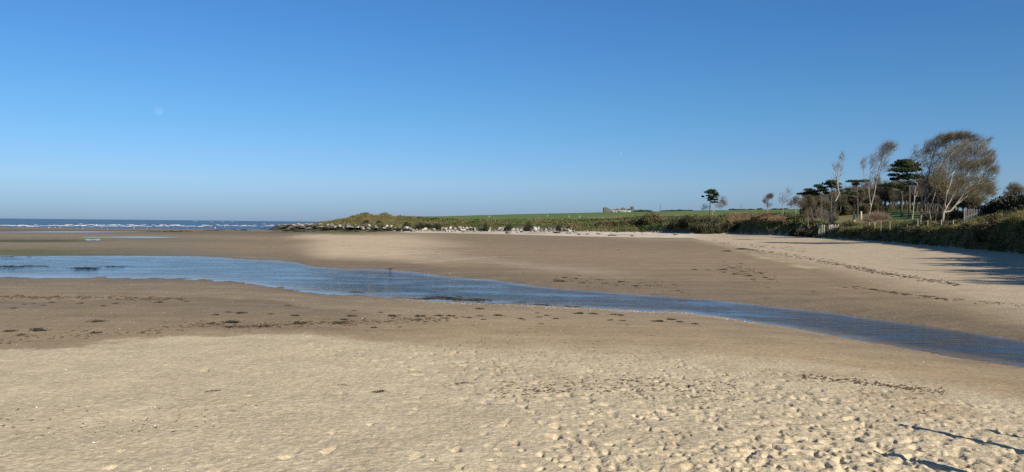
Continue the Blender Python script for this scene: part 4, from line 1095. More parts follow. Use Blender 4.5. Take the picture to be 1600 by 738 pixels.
mb.add(*blades(on_land(1290, 1760, 700, -.02, 1.1), 26, 1.15, .06, .55))
mb.add(*blades(on_land(1290, 1620, 260, .75, 1.15), 30, 1.5, .06, .5))
tag(obj('marram_grass', mb.mesh('marram_grass'), GRASS), 'straw and green marram grass covering the right hand bank', kind='stuff')
mb = MB()
mb.add(*blades(on_land(500, 655, 3200, .05, 1.0), 6, 1.0, .12, .5))
mb.add(*blades(on_land(640, 960, 1900, .22, .45), 6, 1.0, .13, .5))
tag(obj('dune_grass', mb.mesh('dune_grass'), GRASSD), 'rough dune grass over the humps and bank foot', kind='stuff')
mb = MB()
c_ = on_land(622, 1010, 4800, .28, .98)
c2 = np.repeat(c_, 6, axis=0) + rng.normal(size=(len(c_) * 6, 3)) * [.55, .55, .28] + [0, 0, .35]
mb.add(*cards(c2, np.full(len(c2), .55), .7, .3))
c_ = on_land(880, 1010, 1300, -.02, .5)
c2 = np.repeat(c_, 6, axis=0) + rng.normal(size=(len(c_) * 6, 3)) * [.5, .5, .3] + [0, 0, .3]
mb.add(*cards(c2, np.full(len(c2), .5), .7, .3))
c_ = on_land(1000, 1290, 1500, .05, 1.0)
c2 = np.repeat(c_, 6, axis=0) + rng.normal(size=(len(c_) * 6, 3)) * [.5, .5, .3] + [0, 0, .35]
mb.add(*cards(c2, np.full(len(c2), .5), .7, .3))
tag(obj('scrub', mb.mesh('scrub'), SCRUBM), 'low green scrub and ivy along the far bank', kind='stuff')
mb = MB()
c_ = on_land(1132, 1228, 2600, .18, .92, 8, 10)
cpx = 800 + F_PX * c_[:, 0] / c_[:, 1]
hgt_ = 2.0 * (.55 + .6 * (fbm(c_[:, 0], c_[:, 1], 9.0, 3, .6, 5) + .4)) * sstep(1128, 1150, cpx) * (1 - .6 * sstep(1200, 1230, cpx)) + .3
c_, hgt_ = c_[hgt_ > .6], hgt_[hgt_ > .6]
mb.add(*blades(c_, 5, hgt_, .07, .13, 1.0))
tag(obj('reeds', mb.mesh('reeds'), REED), 'bed of reddish brown dead reeds on the shaded bank', kind='stuff')

# undergrowth of the wood
und = bare_tree('leafless undergrowth along the foot of the wood behind the lawn', 1300, 264, [[(1300, 326, 0), (1300, 321, 0)], [(1300, 325, 0), (1295, 319, 0)], [(1300, 325, 0), (1305, 318, 0)]],
                [(1300, 316, 10, 9, 1), (1296, 320, 8, 6, 1), (1304, 320, 8, 6, 1)], 420, 6, (.8, 1.8), (.2, 0, 1), .7, group='leafless undergrowth behind the lawn', name='bare_shrub', cat='shrub', bark=BARK_DARK, twig=TWIG, twr=.03, tip=.024)
first = True
for px, dp, s in [(1262 + 8.5 * i, 266 + 6 * (i % 3), .85 + .12 * ((i * 7) % 4)) for i in range(20)] + [(1432 + 8 * i, 240 - 9 * i + 5 * (i % 2), .95 - .03 * i) for i in range(12)]:
    g = P(px, dp); loc = (g.x, g.y, zg(g.x, g.y) - .2)
    if first: und.location = loc; first = False
    else: copy_thing(und, loc, rng.uniform(0, 6.3), s)
for k in range(32):
    px = 1256 + 7.4 * k + rng.uniform(-2, 2)
    bush('brown' if k % 3 else 'olive', px, float(np.interp(px, [1250, 1410, 1450, 1490], [268, 258, 232, 196])) + 5 * (k % 3), 6.5, np.interp(px, [1250, 1340, 1450], [321, 317, 318]) + rng.uniform(-2, 2), 'low brown thicket along the foot of the wood', 'low thickets along the foot of the wood')
for k, (px, dp, rx, top) in enumerate([(1446, 165, 9, 333), (1457, 160, 10, 331), (1468, 156, 9, 332), (1480, 158, 11, 330), (1492, 152, 11, 328), (1503, 150, 11, 329), (1514, 148, 11, 326)]):
    bush('brown' if k % 2 else 'hedge', px, dp, rx, top, 'shaded scrub filling the gap behind the trunks of the big leafless trees', 'scrub behind the big leafless trees')

# ------------------------------------------------------------------ rocks
def rock_mesh(seed, flat=.6, rough=.28):
    r0 = np.random.default_rng(seed)
    n, k = 9, 12
    V_ = [(0, 0, 1)]
    for i in range(1, n):
        t = math.pi * i / n
        for j in range(k): V_.append((math.sin(t) * math.cos(2 * math.pi * (j + .5 * (i % 2)) / k), math.sin(t) * math.sin(2 * math.pi * (j + .5 * (i % 2)) / k), math.cos(t)))
    V_.append((0, 0, -1)); V_ = np.array(V_)
    # split planes give it its broken faces
    for _ in range(9):
        d_ = r0.normal(size=3); d_ /= np.linalg.norm(d_); c0 = r0.uniform(.45, .85)
        ex = V_ @ d_ - c0
        V_ = V_ - np.where(ex > 0, ex, 0)[:, None] * d_
    V_ += r0.normal(size=V_.shape) * rough * .13
    V_[:, 2] *= flat
    F_ = [[0, 1 + j, 1 + (j + 1) % k] for j in range(k)]
    for i in range(n - 2):
        for j in range(k):
            a, b_, c_, d_ = 1 + i * k + j, 1 + i * k + (j + 1) % k, 1 + (i + 1) * k + (j + 1) % k, 1 + (i + 1) * k + j
            F_ += [[a, d_, c_], [a, c_, b_]]
    e = len(V_) - 1
    F_ += [[e, 1 + (n - 2) * k + (j + 1) % k, 1 + (n - 2) * k + j] for j in range(k)]
    return mesh_np('boulder', V_, np.array(F_))
ROCKP = mat('rock_pale', (.25, .23, .19), (.50, .455, .385), .9, .95, .15, .06, 4, coords='Position', c2=(.17, .16, .14), scale2=.35)
ROCKG = mat('rock_grey', (.09, .088, .083), (.24, .225, .20), .9, .95, .15, .06, 4, coords='Position')
ROCKD = mat('rock_weedy', (.022, .021, .018), (.075, .066, .05), .5, .85, .25, .06, 3, coords='Position', c2=(.05, .055, .022), scale2=.2)
RP = [rock_mesh(s, .7) for s in (1, 2, 3, 4)]; RG = [rock_mesh(s, .65) for s in (5, 6, 7)]; RD = [rock_mesh(s, .5, .5) for s in (8, 9, 10)]
for l, m_ in ((RP, ROCKP), (RG, ROCKG), (RD, ROCKD)):
    for me_ in l: me_.materials.append(m_)
def rock(kind, px, py, w, h, label, group=None, name='boulder', cat='boulder', depthf=.8):
    g = G(px, py + h * .45)
    ms = math.hypot(g.x, g.y) * math.cos(math.atan2(g.x, g.y)) / F_PX
    lst = {'p': RP, 'g': RG, 'd': RD}[kind]; me_ = lst[int(rng.integers(0, len(lst)))]
    o = obj(name, me_, None, None, (g.x, g.y, g.z + h * ms * .22), (rng.uniform(-.15, .15), rng.uniform(-.2, .2), rng.uniform(0, 6.3)))
    o.scale = (w * ms * .56, w * ms * .56 * depthf, h * ms * .85)
    return tag(o, label, cat, group)
big = [(635, 354.5, 10, 4.5, 'p', 'broad white boulder below the dark hollow in the bank'), (697, 357, 6, 5.5, 'p', 'upright pale boulder, leftmost of the white pair below the green bank'), (703, 356, 5, 6, 'p', 'upright pale boulder, right of the white pair below the green bank'),
       (711, 357, 6, 5, 'g', 'grey boulder just right of the upright white pair'), (723, 359, 13, 4, 'p', 'long low white ledge under the green bank'), (729.5, 355.5, 2.6, 5.5, 'p', 'narrow standing white stone under the green bank'), (742, 357.5, 3.6, 5, 'p', 'small standing white stone right of the long ledge'),
       (760.5, 357, 6, 6, 'p', 'white boulder under the dark round hollow'), (765.5, 356.5, 2.6, 5.5, 'p', 'thin upright stone beside the dark round hollow'), (807, 358, 7, 6, 'p', 'square white boulder left of the largest white rocks'), (800, 358.5, 5, 5, 'g', 'grey boulder left of the square white boulder'),
       (813.5, 356.5, 3, 5, 'p', 'slim white stone right of the square white boulder'), (829, 358, 5, 6.5, 'g', 'tilted grey boulder left of the largest white rock'), (836.5, 356.5, 7, 8.5, 'p', 'largest white rock of the jumble on the shore'), (842, 356, 4.5, 8, 'p', 'tall white rock leaning on the largest white rock'),
       (846, 359, 5, 5, 'g', 'grey block right of the largest white rock'), (823, 356.5, 4, 6, 'g', 'narrow grey block in the middle of the jumble'), (793, 363, 12, 4.5, 'g', 'low grey rock standing out on the white sand strip'), (577, 352, 6, 4, 'p', 'pale boulder in the hollow below the dune humps'),
       (604, 352.5, 6, 4.5, 'p', 'pale boulder at the right end of the dune humps'), (568, 355, 6, 3.4, 'p', 'pale slab in front of the dune humps'), (781, 357, 5, 4.5, 'p', 'lone pale boulder between the hollow and the jumble'), (889, 358.5, 4, 4.5, 'p', 'pale boulder near the right end of the rocky shore'), (877, 358.5, 3.5, 4.6, 'p', 'small pale boulder before the dark recess'),
       (861, 357.5, 4, 4, 'p', 'pale boulder just past the jumble'), (935, 359, 4, 3, 'p', 'last small pale boulder at the bramble end')]
for (px, py, w, h, kd, lb) in big: rock(kd, px, py, w, h, lb)
for k in range(235):
    px = rng.choice([rng.uniform(505, 600), rng.uniform(600, 760), rng.uniform(770, 905)], p=[.28, .42, .30])
    lo_, hi_ = np.interp(px, [505, 560, 640, 760, 905], [350, 351, 354, 355, 357]), np.interp(px, [505, 560, 640, 760, 905], [354, 358, 361.5, 361.5, 363.5])
    py = rng.uniform(lo_, hi_); w = rng.uniform(2.4, 7); h = w * rng.uniform(.4, .85); kd = 'p' if rng.random() < .5 else 'g'
    sec = 'below the dune humps' if px < 600 else ('below the green scrub bank' if px < 765 else 'in the jumble at the right of the shore')
    rock(kd, px, py, w, h, ('pale' if kd == 'p' else 'grey') + ' boulder among many ' + sec, ('pale' if kd == 'p' else 'grey') + ' boulders ' + sec)
# tide line stones at the back of the cove
for k in range(16):
    px = rng.uniform(905, 1060)
    rock('g' if k % 2 else 'p', px, rng.uniform(361, 366), rng.uniform(2, 4), rng.uniform(1.2, 2.2), 'small stone on the white sand before the brambles', 'small stones on the white sand strip')
# reef
for k in range(150):
    t = rng.random()
    px = rng.uniform(405, 640); lo_, hi_ = np.interp(px, [405, 450, 520, 640], [355.5, 352, 353.5, 358]), np.interp(px, [405, 450, 520, 640], [359.5, 361.5, 362, 362])
    py = rng.uniform(lo_, hi_)
    rock('d', px, py, rng.uniform(6, 19), rng.uniform(1.0, 2.3), 'dark weed covered slab of the low reef', 'dark weed covered reef slabs', 'reef_rock', 'rock', 1.2)
for k in range(18):
    px = rng.uniform(448, 530)
    rock('p', px, rng.uniform(349.6, 352.4) if px < 500 else rng.uniform(350.5, 354), rng.uniform(4, 11), rng.uniform(1.2, 2.6), 'bleached ledge along the crest of the reef', 'bleached ledges on the reef crest', 'reef_rock', 'rock', 1.0)
for k, (a, b_, py) in enumerate([(228, 262, 361.3), (268, 300, 361.0), (318, 352, 359.6), (340, 388, 359.4), (372, 402, 357.2), (388, 432, 356.2), (255, 285, 361.8)]):
    for q in range(4):
        rock('d', a + (b_ - a) * (q + .5) / 4 + rng.uniform(-2, 2), py + rng.uniform(-.3, .3), (b_ - a) / 3.2, rng.uniform(1.0, 1.8), 'thin dark rock ledge breaking the outer flats', 'thin dark ledges on the outer flats', 'reef_rock', 'rock', .8)
for k, (px, py, w) in enumerate([(905, 366, 9), (918, 365.5, 7), (936, 365.4, 13), (957, 367.6, 15), (988, 368.3, 8), (1055, 366.3, 9), (870, 363.6, 14), (888, 364.2, 12)]):
    rock('d', px, py, w, 2.0, ['dark weed heap, leftmost on the white sand strip', 'dark weed lump beside the leftmost heap on the white sand', 'long dark weedy rock on the white sand strip', 'largest dark green weedy rock at the foot of the white sand', 'small dark weedy rock right of the largest', 'dark weedy rock below the tallest cove bush', 'dark flat rock under the right end of the boulders', 'second dark flat rock under the right end of the boulders'][k], None, 'weedy_rock', 'rock')
for k, (px, py, w, h) in enumerate([(1424, 347, 6, 2), (1436, 346.5, 7, 2.2), (1448, 346.5, 6, 1.8), (1484, 347.5, 7, 2), (1493, 348.5, 6, 2), (1413, 348, 5, 1.6)]):
    rock('p', px, py, w, h, 'pale low stone lying along the wire fence under the big trees', 'pale stones along the wire fence')

# ------------------------------------------------------------------ fences on the bank
WOODP = mat('weathered_timber', (.36, .32, .26), (.54, .49, .41), 3, .95, .1, .01, 20)
WOODG = mat('grey_timber', (.12, .115, .115), (.22, .21, .20), 3, .95, .1, .01, 20)
WOODM = mat('post_timber', (.22, .20, .165), (.36, .33, .28), 3, .95, .1, .01, 20)
WOODD = mat('dark_timber', (.07, .07, .075), (.14, .135, .13), 3, .95, .1, .01, 20)
WIRE = mat('fence_wire', (.18, .17, .16), None, 1, .6, .4)
def round_post(h, r, seed=0, lean=0.0):
    V_, F_ = loft([(0, 0, -.3), (lean * .4, 0, h * .4), (lean, 0, h - .02), (lean, 0, h)], [r * 1.05, r, r * .95, r * .82], [r * 1.05, r, r * .95, r * .82], 9)
    return V_, F_
def square_post(h, a, b_=None, tip=.03):
    b_ = b_ or a
    V_, F_ = box(-a / 2, a / 2, -b_ / 2, b_ / 2, -.3, h)
    V_[4:, :2] *= .9
    top = V_[4:].copy(); top[:, 2] += tip; top[:, :2] *= .6
    return np.concatenate([V_, top]), np.concatenate([F_[[0, 2, 3, 4, 5]], [[8, 9, 11, 10], [4, 5, 9, 8], [6, 10, 11, 7], [4, 8, 10, 6], [5, 7, 11, 9]]])
posts = [(1376.5, 346, 353.5), (1390.5, 346, 353.5), (1403, 346, 353.5), (1417.5, 344.5, 352.5), (1434, 342.5, 352.5), (1449.5, 344.5, 353), (1470.5, 343.5, 352.5), (1489.7, 344, 353), (1510, 344, 355), (1533, 345, 353.5)]
loc = []
for (px, t, b_) in posts:
    dp = float(np.interp(px, [1376, 1440, 1490, 1550], [158, 135, 119, 108])); g = P(px, dp); g.z = zg(g.x, g.y)
    loc.append((g, max(P(px, dp, t).z - g.z, .75)))
fence = thing('wire_fence', 'post and wire fence with grey posts along the top of the grassy bank', 'fence', tuple(loc[0][0]))
for i, (g, h) in enumerate(loc):
    mb = MB(); mb.add(*round_post(h, .075, i, rng.uniform(-.05, .05)))
    obj('post', mb.mesh('post', False), WOODM, fence, g - loc[0][0])
for hh in (.45, .85):
    a = [np.array(g - loc[0][0]) + [0, 0, h * hh] for g, h in loc]
    mb = MB(); mb.add(*tubes(a[:-1], a[1:], [.012] * (len(a) - 1), [.012] * (len(a) - 1), 4)); obj('wire', mb.mesh('wire'), WIRE, fence)
g = P(1548, 107); g.z = zg(g.x, g.y)
o = thing('gate_post', 'thick white post standing alone at the right end of the wire fence', 'post', tuple(g))
mb = MB(); mb.add(*square_post(max(P(1548, 107, 344.5).z - g.z, .9), .2, .2, .05)); obj('post', mb.mesh('post'), mat('white_painted_wood', (.66, .64, .58), (.52, .49, .43), 4), o)
mb = MB(); mb.add(*box(-.13, .13, -.13, .13, 0, .1)); obj('cap', mb.mesh('cap'), WOODG, o, (0, 0, max(P(1548, 107, 344.5).z - g.z, .9) - .02))

g0 = P(1284, 207.5); g0.z = zg(g0.x, g0.y)
pal = thing('paling_fence', 'row of pale upright palings at the corner of the beach below the dead tree', 'fence', tuple(g0))
pl = []
for i, px in enumerate([1279, 1281.5, 1284.5, 1287, 1289, 1296.5, 1298, 1299.7, 1301.3, 1303, 1305.5, 1308, 1310.3]):
    g = P(px, 207.5 - (px - 1284) * .35); g.z = zg(g.x, g.y); d_ = g - g0
    top = P(px, 207.5 - (px - 1284) * .35, 352 + .8 * math.sin(3 * i)).z
    mb = MB(); mb.add(*square_post(max(top - g.z, .9), .17, .06, .08)); obj('paling', mb.mesh('paling'), WOODP, pal, d_, (rng.uniform(-.04, .04), rng.uniform(-.06, .06), 0)); pl.append((g, top))
for fr_ in (.35, .8):
    a = [np.array(g - g0) + [.0, .07, (t - g.z) * fr_] for g, t in pl]
    mb = MB(); mb.add(*tubes(a[:-1], a[1:], [.045] * (len(a) - 1), [.045] * (len(a) - 1), 4)); obj('rail', mb.mesh('rail'), WOODG, pal)
g = P(1295, 205); g.z = zg(g.x, g.y)
mb = MB(); mb.add(*square_post(P(1295, 205, 349).z - g.z, .22, .22)); obj('post', mb.mesh('post'), BARK_DARK, pal, g - g0)

# board fence panel in front of the hillside
g0 = P(1507, 119); g0.z = zg(g0.x, g0.y)
pan = thing('board_fence', 'short fence of upright grey boards with gaps under the big leafless trees', 'fence', tuple(g0))
def pan_pt(t): 
    px = 1507 + 30 * t; return P(px, 119 + 5 * t), px
for i in range(12):
    t = (i + .25) / 12.2; g, px = pan_pt(t); g.z = zg(g.x, g.y)
    top = P(px, 119 + 5 * t, 327).z
    mb = MB(); mb.add(*box(-.085, .085, -.02, .02, .08, top - g.z)); obj('board', mb.mesh('board'), WOODG, pan, g - g0, (0, 0, .75))
for t in (-.03, 1.03):
    g, px = pan_pt(t); g.z = zg(g.x, g.y); top = P(px, 119 + 5 * t, 326.4).z
    mb = MB(); mb.add(*square_post(top - g.z, .13)); obj('post', mb.mesh('post'), WOODG, pan, g - g0)
for fz in (.3, .75):
    a, b_ = pan_pt(-.02), pan_pt(1.02)
    za, zb_ = zg(a[0].x, a[0].y), zg(b_[0].x, b_[0].y)
    A_ = np.array([a[0].x, a[0].y + .06, za + 2.2 * fz]) - np.array(g0); B_ = np.array([b_[0].x, b_[0].y + .06, zb_ + 2.2 * fz]) - np.array(g0)
    mb = MB(); mb.add(*tubes([A_], [B_], [.045], [.045], 4)); obj('rail', mb.mesh('rail'), WOODG, pan)
# pale stumps on the lawn
for px, top, bot, dp, lb in [(1334, 330, 343, 205, 'pale squat stone pillar on the lawn, the left one of two'), (1345, 330.5, 338, 222, 'pale squat stone pillar on the lawn, the right one of two')]:
    g = P(px, dp); g.z = zg(g.x, g.y); h = max(P(px, dp, top).z - g.z, 1.0)
    V_, F_ = loft([(0, 0, -.3), (0, 0, .1), (.03, .02, h * .5), (0, 0, h * .9), (.02, 0, h)], [.38, .36, .3, .32, .2], [.36, .33, .3, .28, .2], 9)
    V_ += rng.normal(size=V_.shape) * .025
    tag(obj('stone_pillar', mesh_np('stone_pillar', V_, F_), mat('pillar_stone', (.30, .25, .16), (.46, .39, .27), 2, .95, .1, .03, 8), None, g), lb, 'pillar')

# shadow throwing posts of the slipway rail just outside the frame
for k, (x, y, h) in enumerate([(9.55, 12.95, 1.6), (8.05, 10.85, 1.6), (10.95, 13.05, 1.4)]):
    o = thing('timber_post', 'weathered timber post standing in the sand beyond the lower right edge', 'post', (x, y, zg(x, y)), 0, 'timber posts beyond the lower right edge')
    mb = MB(); mb.add(*square_post(h, .14)); obj('post', mb.mesh('post'), WOODP, o)

# ------------------------------------------------------------------ ruin and poles on the skyline
STONE = mat('ruin_stone', (.05, .048, .04), (.13, .12, .095), .9, .95, .1, .05, 5)
SHEDM = mat('shed_sheet', (.22, .22, .19), (.30, .30, .26), .5, .7, .2)
DP = 690
def wall_mesh(prof, th, cell=1.2):
    """ruined wall: ragged top along x, given as (x, height)"""
    xs = np.arange(prof[0][0], prof[-1][0] + .01, cell); hs = np.interp(xs, [p[0] for p in prof], [p[1] for p in prof]) + rng.uniform(-.18, .18, len(xs))
    V_, F_ = [], []
    for x_, h_ in zip(xs, hs): V_ += [(x_, -th / 2, -.8), (x_, th / 2, -.8), (x_, -th / 2 + .1, h_), (x_, th / 2 - .1, h_ + rng.uniform(-.15, .15))]
    for i in range(len(xs) - 1):
        a, b_ = 4 * i, 4 * i + 4
        F_ += [[a, b_, b_ + 2, a + 2], [a + 1, a + 3, b_ + 3, b_ + 1], [a + 2, b_ + 2, b_ + 3, a + 3]]
    F_ += [[0, 2, 3, 1], [4 * len(xs) - 4, 4 * len(xs) - 3, 4 * len(xs) - 1, 4 * len(xs) - 2]]
    mb = MB(); mb.add(np.array(V_), np.array(F_)); return mb.mesh('wall')
g0 = P(966, DP); g0.z = zg(g0.x, g0.y); ms = DP / F_PX
zpy = lambda px, py: P(px, DP, py).z - g0.z
X_ = lambda px: (px - 966) * ms
ruin = thing('ruin', 'ruined stone building with two stub towers on the skyline', 'ruin', tuple(g0))
mb = MB(); mb.add(*box(-2.4, 2.2, -2, 2, -1, zpy(947, 324.5))); o = obj('tower', wall_mesh([(-2.4, zpy(945, 324.5)), (-1, zpy(945, 324)), (.2, zpy(945, 324.2)), (1.4, zpy(945, 325.2)), (2.3, zpy(945, 326)), (3.2, zpy(945, 328))], 4.5, .6), STONE, ruin, (X_(946.5), 0, 0))
obj('tower', wall_mesh([(-1.4, zpy(987, 323.5)), (-.4, zpy(987, 323)), (.6, zpy(987, 322.6)), (1.5, zpy(987, 323.4))], 3.5, .5), STONE, ruin, (X_(987.5), -.3, 0))
obj('wall', wall_mesh([(X_(951), zpy(951, 327)), (X_(957), zpy(957, 328)), (X_(962), zpy(962, 327)), (X_(966), zpy(966, 326)), (X_(970), zpy(970, 327.4)), (X_(972.5), zpy(972, 324.4)), (X_(974.5), zpy(974, 324)), (X_(977), zpy(977, 326.8)), (X_(981), zpy(981, 327)), (X_(984.5), zpy(984, 325.6))], 1.2, .7), STONE, ruin, (0, 1.5, 0))
obj('wall', wall_mesh([(X_(990), zpy(990, 328)), (X_(1000), zpy(1000, 328.2)), (X_(1012), zpy(1012, 328.0))], 1.0, .9), STONE, ruin, (0, .5, 0))
def shed(px0, px1, top, label):
    gx = P((px0 + px1) / 2, DP - 12); gx.z = zg(gx.x, gx.y)
    w = (px1 - px0) * ms / 2; h = max(P(px0, DP - 12, top).z - gx.z, 1.6)
    t = thing('shed', label, 'shed', tuple(gx))
    mb = MB(); mb.add(*box(-w, w, -2, 2, -.6, h * .6)); obj('wall', mb.mesh('wall'), SHEDM, t)
    V_ = np.array([[-w - .2, -2.2, h * .58], [w + .2, -2.2, h * .58], [w + .2, 2.2, h * .58], [-w - .2, 2.2, h * .58], [-w - .2, 0, h], [w + .2, 0, h]])
    mb = MB(); mb.add(V_, np.array([[0, 1, 5, 4], [2, 3, 4, 5], [0, 3, 2, 1]])); mb.add(V_, np.array([[0, 4, 3], [1, 2, 5]])); obj('roof', mb.mesh('roof'), mat('shed_roof', (.25, .25, .21), (.33, .33, .28), .6), t)
    mb = MB(); mb.add(*box(-.5, .5, -2.06, -2.01, -.3, h * .5)); obj('door', mb.mesh('door'), STONE, t, (w * .4, 0, 0))
shed(955.5, 963.5, 329.4, 'small pale roofed shed in front of the ruin, the left one')
shed(965.5, 985, 329, 'long pale roofed shed in front of the ruin, the right one')
for px, dp, top, lb in [(1031.5, 690, 320.3, 'telegraph pole standing alone right of the ruin'), (1157.2, 600, 320.3, 'far telegraph pole above the brown reeds')]:
    g = P(px, dp); g.z = zg(g.x, g.y); h = P(px, dp, top).z - g.z
    t = thing('telegraph_pole', lb, 'pole', tuple(g))
    mb = MB(); mb.add(*tubes([(0, 0, -.5)], [(0, 0, h)], [.2], [.14], 8)); obj('pole', mb.mesh('pole'), BARK_DARK, t)
    mb = MB(); mb.add(*box(-.8, .8, -.06, .06, h - .5, h - .38)); obj('crossarm', mb.mesh('crossarm'), BARK_DARK, t)
# field marker posts on the green skyline slope
for k, (px, py) in enumerate([(855.5, 339), (889, 340), (906, 340), (764.5, 340)]):
    g = G(px, py); mb = MB(); mb.add(*square_post(1.1, .3)); tag(obj('marker_post', mb.mesh('marker_post'), WOODP, None, g), ['pale marker post in the field above the jumble', 'pale marker post above the right end of the boulders', 'rightmost pale marker post in the green field', 'leftmost pale marker post in the green field'][k], 'post')

# ------------------------------------------------------------------ seaweed, sticks and shells
WEED = mat('seaweed', (.02, .018, .011), (.075, .06, .033), 3, .7, .3, coords='Position')
WEEDB = mat('dry_seaweed', (.05, .032, .02), (.12, .08, .05), 3, .85, .2, coords='Position')
def weed_mesh(seed, n=26, flat=.16, thick=.035):
    """heap of crossing weed strands, one unit wide"""
    r0 = np.random.default_rng(seed); mb = MB()
    for i in range(n):
        p = np.array([r0.normal() * .2, r0.normal() * .13, abs(r0.normal()) * flat * .4]); a = r0.uniform(0, 6.28); pts = [p]
        for k in range(5):
            a += r0.normal() * .7
            st = .09 * r0.uniform(.6, 1.3)
            p = p + np.array([math.cos(a) * st * 1.3, math.sin(a) * st * .7, r0.normal() * flat * .22]); p[2] = min(max(p[2], .01), flat); pts.append(p)
        w = thick * r0.uniform(.5, 1.3)
        V_, F_ = loft(pts, [w * .4, w, w * 1.2, w, w * .8, w * .2], [w * .3, w * .5, w * .5, w * .5, w * .4, w * .15], 5)
        mb.add(V_, F_)
    # matted middle
    V_, F_ = loft([(-.34, 0, .0), (-.2, .02, flat * .2), (0, -.02, flat * .35), (.2, .01, flat * .22), (.33, 0, 0)], [.02, .13, .17, .12, .02], [.01, flat * .3, flat * .4, flat * .3, .01], 9)
    V_ += r0.normal(size=V_.shape) * [.015, .02, .02]
    mb.add(V_, F_)
    return mb.mesh('seaweed')
WM = [weed_mesh(s) for s in (1, 2, 3, 4, 5)]
WS = [weed_mesh(s, 14, .06, .034) for s in (6, 7, 8)]
for m_ in WM: m_.materials.append(WEED)
for m_ in WS: m_.materials.append(WEEDB)
def weed(px, py, w, label, group=None, thin=False, hs=1.0, mm=None, on_water=False):
    g = G(px, py) if not on_water else None
    if on_water:
        r = float(rng_z(px, py, ZW)); th = float(bearing(px, py)); g = Vector((r * math.sin(th), r * math.cos(th), ZW))
    ms = g.y / F_PX; s = w * ms * 1.0
    z = ZW - .02 if on_water else zg(g.x, g.y) - .01
    lst = mm or (WS if thin else WM)
    o = obj('seaweed', lst[int(rng.integers(0, len(lst)))], None, None, (g.x, g.y, z), (0, 0, rng.uniform(-.5, .5) - math.atan2(g.x, g.y) * .6))
    o.scale = (s, s * 1.1, s * hs)
    return tag(o, label, 'seaweed', group)
g1 = 'seaweed scraps on the damp sand at the left'; l1 = 'small dark seaweed scrap on the damp sand at the left'
for (px, py, w, lb) in [(150, 503.2, 24, 'long dark seaweed clump lying alone on the damp sand at the left'), (61, 517.4, 27, 'flat bar of dark seaweed beside the dry sand edge at the left'), (16, 518.4, 20, 'dark seaweed clump nearest the left edge on the damp sand'),
        (32, 524.4, 14, 'small seaweed clump just below the one nearest the left edge'), (20, 482.5, 11, l1), (162, 478.8, 11, l1), (180, 474.7, 11, l1), (125, 474.3, 12, l1), (247, 473.4, 14, l1), (67.5, 477.5, 8, l1), (53, 475, 8, l1), (80, 473.5, 10, l1), (37, 476, 7, l1), (283, 469, 10, l1), (148, 521, 16, l1), (221, 520.6, 12, l1), (122, 524.5, 8, l1), (290, 471.5, 10, l1)]:
    weed(px, py, w, lb, g1 if lb == l1 else None)
g2 = 'seaweed strewn along the damp sand in the middle'; l2 = 'dark seaweed clump strewn on the damp sand before the stream bend'
for (px, py, w, lb) in [(448.7, 478, 13, 'dark seaweed clump lying alone below the sand spit'), (357, 488.4, 12, l2), (378, 490, 18, 'long thin seaweed strand trailing right on the damp sand'), (336, 492.5, 14, l2), (421.5, 491.6, 11, l2), (362.5, 504.7, 24, 'dark seaweed heap at the left end of the wrack line'), (358, 511.8, 16, l2), (376, 511.5, 12, l2),
        (329, 506.5, 14, l2), (550, 494.7, 17, 'peaked seaweed clump at the middle of the wrack line'), (552, 486.3, 9, l2), (537, 500, 13, l2), (531, 506, 22, l2), (467, 506, 22, 'tangled seaweed heap between the two dark clumps of the wrack line'), (411, 511, 22, l2), (461, 494, 14, l2), (573, 518, 6, l2), (593, 488.7, 11, l2), (614, 494.6, 18, l2), (623, 492.8, 8, l2), (655, 495, 17, l2), (685, 494, 17, 'large dark seaweed heap left of the stream bend clumps'),
        (694, 498, 14, l2), (704, 494.6, 14, l2), (712, 497.3, 10, l2), (724, 495.8, 9, l2), (733, 497.3, 10, l2), (750, 494, 11, l2), (779, 493.6, 16, l2), (755, 500, 9, l2), (813, 498.6, 13, l2), (818, 500.5, 7, l2), (840.5, 489.5, 8, l2), (841.5, 496, 9, l2), (855, 493.5, 10, l2), (868, 498.4, 11, l2), (845, 506.5, 8, l2), (624, 511.6, 8, 'reddish dark seaweed scrap at the edge of the orange sand'),
        (583, 512.7, 14, l2), (653, 500.5, 15, l2), (664, 503, 10, l2), (640, 499, 12, l2), (750, 483.3, 14, l2), (904, 490.5, 18, l2), (926, 491, 16, l2), (957.5, 492, 14, l2), (970, 493, 12, l2), (953, 501, 11, l2), (972, 501.6, 12, l2), (979.5, 507.5, 8, l2), (867, 498.4, 9, l2), (1049, 500, 15, l2), (1028, 502.6, 20, l2), (1062, 503.4, 11, l2), (1085, 506.5, 14, l2), (1017, 524.5, 5, l2), (1023, 524.8, 4, l2)]:
    weed(px, py, w, lb, g2 if lb == l2 else None)
g3 = 'weed scraps on the trampled sand'; l3 = 'straggly dark weed scrap on the trampled dry sand'
